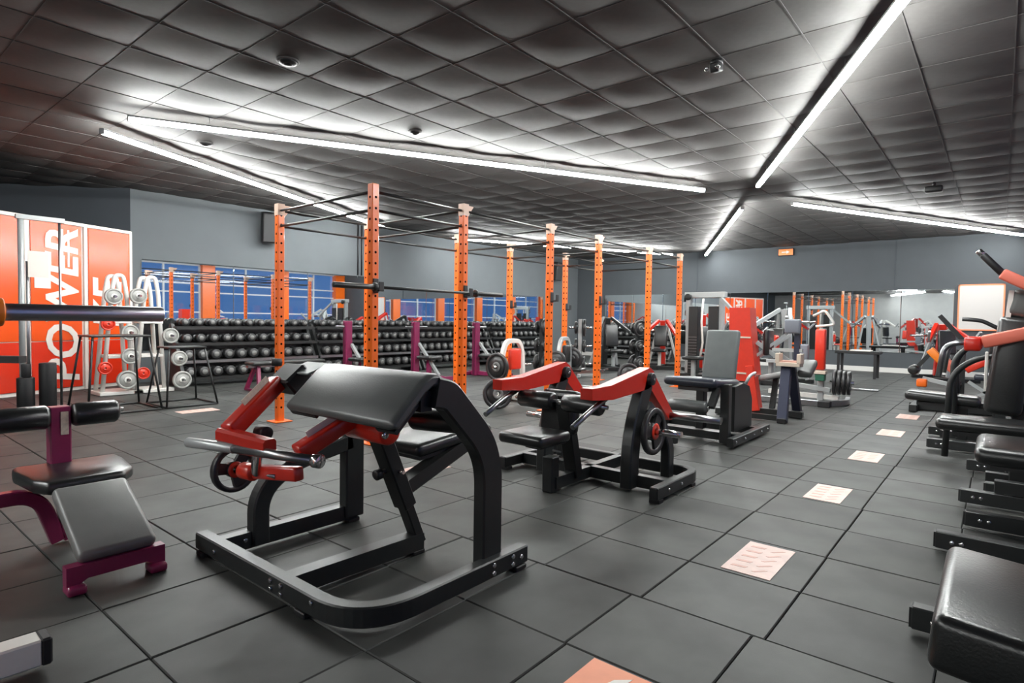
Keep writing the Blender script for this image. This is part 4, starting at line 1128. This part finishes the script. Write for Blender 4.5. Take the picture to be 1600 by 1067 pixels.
# second
t, A = seat_machine('shoulder_press_machine', 'second machine from the front at right edge with rounded black seat', 4.25, -0.1, 0.4, 4.25, ((-0.226, 3.745), (-0.125, 4.275), (-0.172, 4.835)))
A('seat', pad_mb((0.24, 4.27, 0.47), (0.66, 0.46, 0.10), 0.045, rotx(3), 4), 'black_vinyl')
A('seat_underframe', MB().box((0.26, 4.27, 0.405), (0.56, 0.36, 0.03)), 'plastic_black')
A('foot_plate', MB().box((0.10, 4.83, 0.15), (0.20, 0.06, 0.08), 0.004), 'black_metal')
A('back_post', MB().box((0.80, 4.27, 0.7), (0.10, 0.12, 1.3), 0.006), 'graphite_metal')
A('backrest', pad_mb((0.68, 4.27, 0.86), (0.10, 0.40, 0.62), 0.04, roty(8)), 'black_vinyl')
# third: tall padded column and red levers overhead
t, A = seat_machine('chest_press_machine', 'tall machine at right edge with padded column and raised red levers', 5.6, -0.3, 0.4, 5.35, ((-0.17, 5.95), (-0.05, 5.15)))
A('seat', pad_mb((-0.04, 5.32, 0.465), (0.60, 0.36, 0.085), 0.038, None, 4), 'black_vinyl')
A('seat_underframe', MB().box((0.0, 5.32, 0.405), (0.48, 0.28, 0.03)), 'plastic_black')
A('column_pad', pad_mb((0.06, 5.62, 0.875), (0.22, 0.20, 0.72), 0.05, roty(6), 4), 'black_vinyl')
A('column_frame', MB().bar((0.12, 5.78, 0.06), (0.18, 5.78, 1.45), 0.10, 0.12, (1, 0, 0), 0.006), 'graphite_metal')
A('column_edge', MB().box((-0.075, 5.70, 0.82), (0.02, 0.03, 0.30), 0.004), 'white_paint')
A('head_pad', pad_mb((0.16, 5.60, 1.31), (0.25, 0.14, 0.20), 0.045, roty(14), 4), 'grey_vinyl_and_sheen')
A('head_pad_edge', MB().bar((0.035, 5.55, 1.22), (0.05, 5.55, 1.42), 0.02, 0.03, (1, 0, 0)), 'white_paint')
for s, yy in ((0, 5.46), (1, 5.98)):
    A('lever', MB().bar((0.42, yy, 1.20), (-0.10, yy, 1.045), 0.09, 0.10, (0, 1, 0), 0.012, 2), 'salmon_paint' if s == 0 else 'red_paint')
    A('lever_knuckle', MB().box((-0.155, yy, 1.03), (0.10, 0.08, 0.10), 0.014, 2), 'red_paint')
    A('grip_arm', MB().rod(fillet([(-0.15, yy, 1.05), (-0.32, yy - 0.02, 1.02), (-0.35, yy - 0.02, 0.78)], 0.07), 0.020), 'steel')
A('upper_lever', MB().bar((0.34, 5.50, 1.33), (-0.01, 5.50, 1.54), 0.075, 0.075, (0, 1, 0), 0.012, 2), 'salmon_paint')
A('upper_grip', MB().roller((-0.005, 5.50, 1.54), (-0.12, 5.50, 1.68), 0.024, 0.006), 'plastic_black')
A('grip_tip', MB().roller((-0.118, 5.50, 1.677), (-0.148, 5.50, 1.712), 0.022, 0.006), 'chrome')
A('guide_tube', MB().rod(fillet([(-0.32, 5.95, 0.10), (-0.30, 5.95, 0.78), (-0.10, 5.95, 0.94), (0.15, 5.95, 0.92)], 0.2), 0.024), 'graphite_metal')
# fourth: long seat in front of the orange arms
t, A = seat_machine('row_machine', 'fourth machine along right side with low black seat pad', 7.2, -0.68, 0.4, 7.2, ((-0.55, 7.62), (-0.50, 6.80)))
A('seat', pad_mb((-0.42, 7.18, 0.455), (0.60, 0.34, 0.09), 0.038, roty(3), 4), 'black_vinyl')
A('seat_underframe', MB().box((-0.38, 7.18, 0.395), (0.48, 0.26, 0.03)), 'plastic_black')
A('chest_post', MB().box((0.02, 7.2, 0.55), (0.09, 0.10, 0.96), 0.006), 'graphite_metal')
A('chest_pad', pad_mb((-0.04, 7.2, 0.92), (0.08, 0.26, 0.36), 0.03), 'black_vinyl')
for dy in (-0.22, 0.22):
    A('curved_tube', MB().rod(fillet([(-0.30, 7.2 + dy, 0.12), (-0.34, 7.2 + dy, 0.86), (-0.16, 7.2 + dy, 1.02), (0.10, 7.2 + dy, 1.04)], 0.16), 0.026), 'graphite_metal')
A('handle', MB().bar((-0.46, 7.05, 1.26), (-0.22, 7.05, 0.96), 0.035, 0.04), 'plastic_black')
A('handle', MB().rod(fillet([(-0.30, 7.4, 1.23), (-0.15, 7.4, 1.22), (0.02, 7.4, 1.12), (0.15, 7.4, 1.20)], 0.05), 0.020), 'plastic_black')
# fifth: orange-armed leg machine
def orange_leg():
    t = thing('orange_leg_machine', 'machine with orange bent arms and black foot roller near the back wall', 'gym machine', (-0.45, 9.9, 0), 0, 'machines lined up along the right side')
    A = parts_of(t)
    A('base_rail', MB().box((-0.45, 9.9, 0.05), (1.0, 0.09, 0.09), 0.006), 'black_metal')
    A('foot', MB().box((-0.88, 9.9, 0.05), (0.09, 0.7, 0.09), 0.006), 'black_metal')
    A('foot', MB().box((0.0, 9.9, 0.05), (0.09, 0.7, 0.09), 0.006), 'black_metal')
    A('roller', MB().roller((-0.90, 9.65, 0.56), (-0.90, 9.95, 0.56), 0.065, 0.02), 'black_vinyl')
    A('roller_arm', MB().bar((-0.88, 9.85, 0.58), (-0.72, 9.85, 0.80), 0.05, 0.05), 'black_metal')
    A('upper_arm', MB().bar((-0.74, 9.85, 0.84), (-0.58, 9.85, 0.66), 0.10, 0.11, (0, 1, 0), 0.012, 2), 'amber_paint')
    A('lower_arm', MB().bar((-0.60, 9.85, 0.70), (-0.42, 9.85, 0.56), 0.13, 0.14, (0, 1, 0), 0.012, 2), 'salmon_paint')
    A('right_arm', MB().bar((-0.34, 9.85, 0.58), (-0.08, 9.85, 0.74), 0.09, 0.09, (0, 1, 0), 0.012, 2), 'bright_red')
    A('stop_block', MB().box((-0.80, 9.7, 0.39), (0.12, 0.12, 0.11), 0.02, 2), 'orange_paint')
    A('link_bar', MB().bar((-0.80, 9.75, 0.45), (-0.42, 9.75, 0.37), 0.05, 0.05), 'silver_paint')
    A('pivot', MB().roller((-0.45, 9.66, 0.40), (-0.45, 9.80, 0.40), 0.075, 0.015), 'graphite_metal')
    A('column', MB().box((-0.40, 9.92, 0.45), (0.10, 0.10, 0.80), 0.006), 'graphite_metal')
    A('seat', pad_mb((-0.05, 9.9, 0.50), (0.40, 0.36, 0.08), 0.03), 'navy_vinyl')
    A('back_pad', pad_mb((0.20, 9.9, 0.82), (0.08, 0.34, 0.52), 0.03, roty(12)), 'black_vinyl')
    A('lattice', MB().bar((-0.30, 9.6, 0.2), (0.05, 9.6, 0.45), 0.03, 0.04).bar((-0.30, 9.6, 0.45), (0.05, 9.6, 0.2), 0.03, 0.04), 'silver_paint')
orange_leg()

# ------------------------------------------------------------------ wall and ceiling fittings
def notice():
    t = thing('notice_board', 'white notice board with orange frame on the back wall', 'notice board', (-0.37, 17.2, 1.4))
    MB().box((0, -0.02, 0.20), (0.78, 0.02, 1.0)).build('sheet', 'board_white', t)
    for s in (-1, 1):
        MB().box((s * 0.405, -0.022, 0.20), (0.03, 0.03, 1.06)).build('frame_side', 'print_orange', t)
    for z in (-0.315, 0.715):
        MB().box((0, -0.022, z), (0.84, 0.03, 0.03)).build('frame_rail', 'print_orange', t)
notice()
def exit_sign():
    t = thing('exit_sign', 'small glowing orange emergency sign high on the back wall', 'sign', (-4.57, 17.2, 3.02))
    MB().box((0, -0.03, 0.09), (0.40, 0.05, 0.20), 0.01).build('housing', 'plastic_black', t)
    MB().box((0, -0.058, 0.09), (0.36, 0.008, 0.16)).build('face', 'sign_orange', t)
    a = MB().prism([(-0.10, -0.012), (0.02, -0.012), (0.02, -0.045), (0.10, 0.0), (0.02, 0.045), (0.02, 0.012), (-0.10, 0.012)], (0, -0.064, 0.09), (1, 0, 0), (0, 0, 1), (0, 0.003, 0))
    a.build('arrow', 'print_white', t)
exit_sign()
def speaker(c, rz, label):
    t = thing('wall_speaker', label, 'speaker', c, rz, 'wall speakers')
    R = roty(12)
    MB().box((0.24, 0, 0), (0.26, 0.36, 0.58), 0.02, 2, R).build('cabinet', 'plastic_black', t)
    MB().box((0.372, 0, -0.028), (0.012, 0.32, 0.53), 0.004, 1, R).build('grille', 'plastic_grey', t)
    MB().box((0.05, 0, 0.02), (0.12, 0.06, 0.10)).build('bracket', 'black_metal', t)
speaker((XL, 6.05, 2.90), -0.35, 'black loudspeaker on left wall behind the nearest rear post')
speaker((XL, 15.6, 2.75), 0, 'black loudspeaker on left wall near the far corner')
def round_diffuser(x, y, r, label, name='ceiling_speaker', mat='plastic_black'):
    t = thing(name, label, 'ceiling fitting', (x, y, ZC), 0, 'round ceiling fittings')
    MB().lathe((0, 0, -0.020), (0, 0, -1), [(-0.02, 0), (-0.02, r * 1.25), (0.004, r * 1.25), (0.008, r * 1.1), (0.008, r)], 24).build('flange', 'ceiling_grid', t)
    MB().lathe((0, 0, -0.026), (0, 0, -1), [(0, r), (0.012, r * 0.95), (0.02, r * 0.6), (0.02, 0)], 24).build('cone', mat, t)
    MB().lathe((0, 0, -0.045), (0, 0, -1), [(0, r * 0.5), (0.01, r * 0.42), (0.012, 0)], 16).build('hub', 'plastic_black', t)
round_diffuser(-4.58, 2.61, 0.072, 'dark round ceiling detector above the preacher curl')
round_diffuser(-5.14, 4.46, 0.062, 'small round ceiling detector above the nearest orange post')
round_diffuser(-7.52, 3.20, 0.075, 'round ceiling detector between the two converging lamps')
round_diffuser(-4.9, 0.75, 0.09, 'round ceiling detector in the dark upper left of the picture')
round_diffuser(-9.9, 1.15, 0.07, 'round ceiling spot near the recess wall')
def dome(x, y, label):
    t = thing('security_camera', label, 'camera', (x, y, ZC))
    MB().lathe((0, 0, 0.0), (0, 0, -1), [(0, 0), (0, 0.05), (0.03, 0.05), (0.03, 0)], 16).build('mount', 'plastic_black', t)
    MB().box((0.01, -0.03, -0.065), (0.075, 0.11, 0.075), 0.012, 2, rotx(18)).build('body', 'plastic_black', t)
    for s in (-1, 1):
        MB().roller((s * 0.045, -0.08, -0.08), (s * 0.045, -0.10, -0.088), 0.018, 0.004, 12).build('lens', 'chrome', t)
dome(-1.84, 4.77, 'small black twin-lens camera on the ceiling tiles')
def projector(x, y, label):
    t = thing('ceiling_sensor', label, 'ceiling fitting', (x, y, ZC))
    MB().cyl((0, 0, 0), (0, 0, -0.06), 0.02).build('stem', 'plastic_black', t)
    MB().box((0, 0, -0.10), (0.22, 0.14, 0.09), 0.02, 2).build('body', 'plastic_black', t)
projector(-0.83, 10.7, 'dark box-shaped ceiling sensor above the right-hand machines')
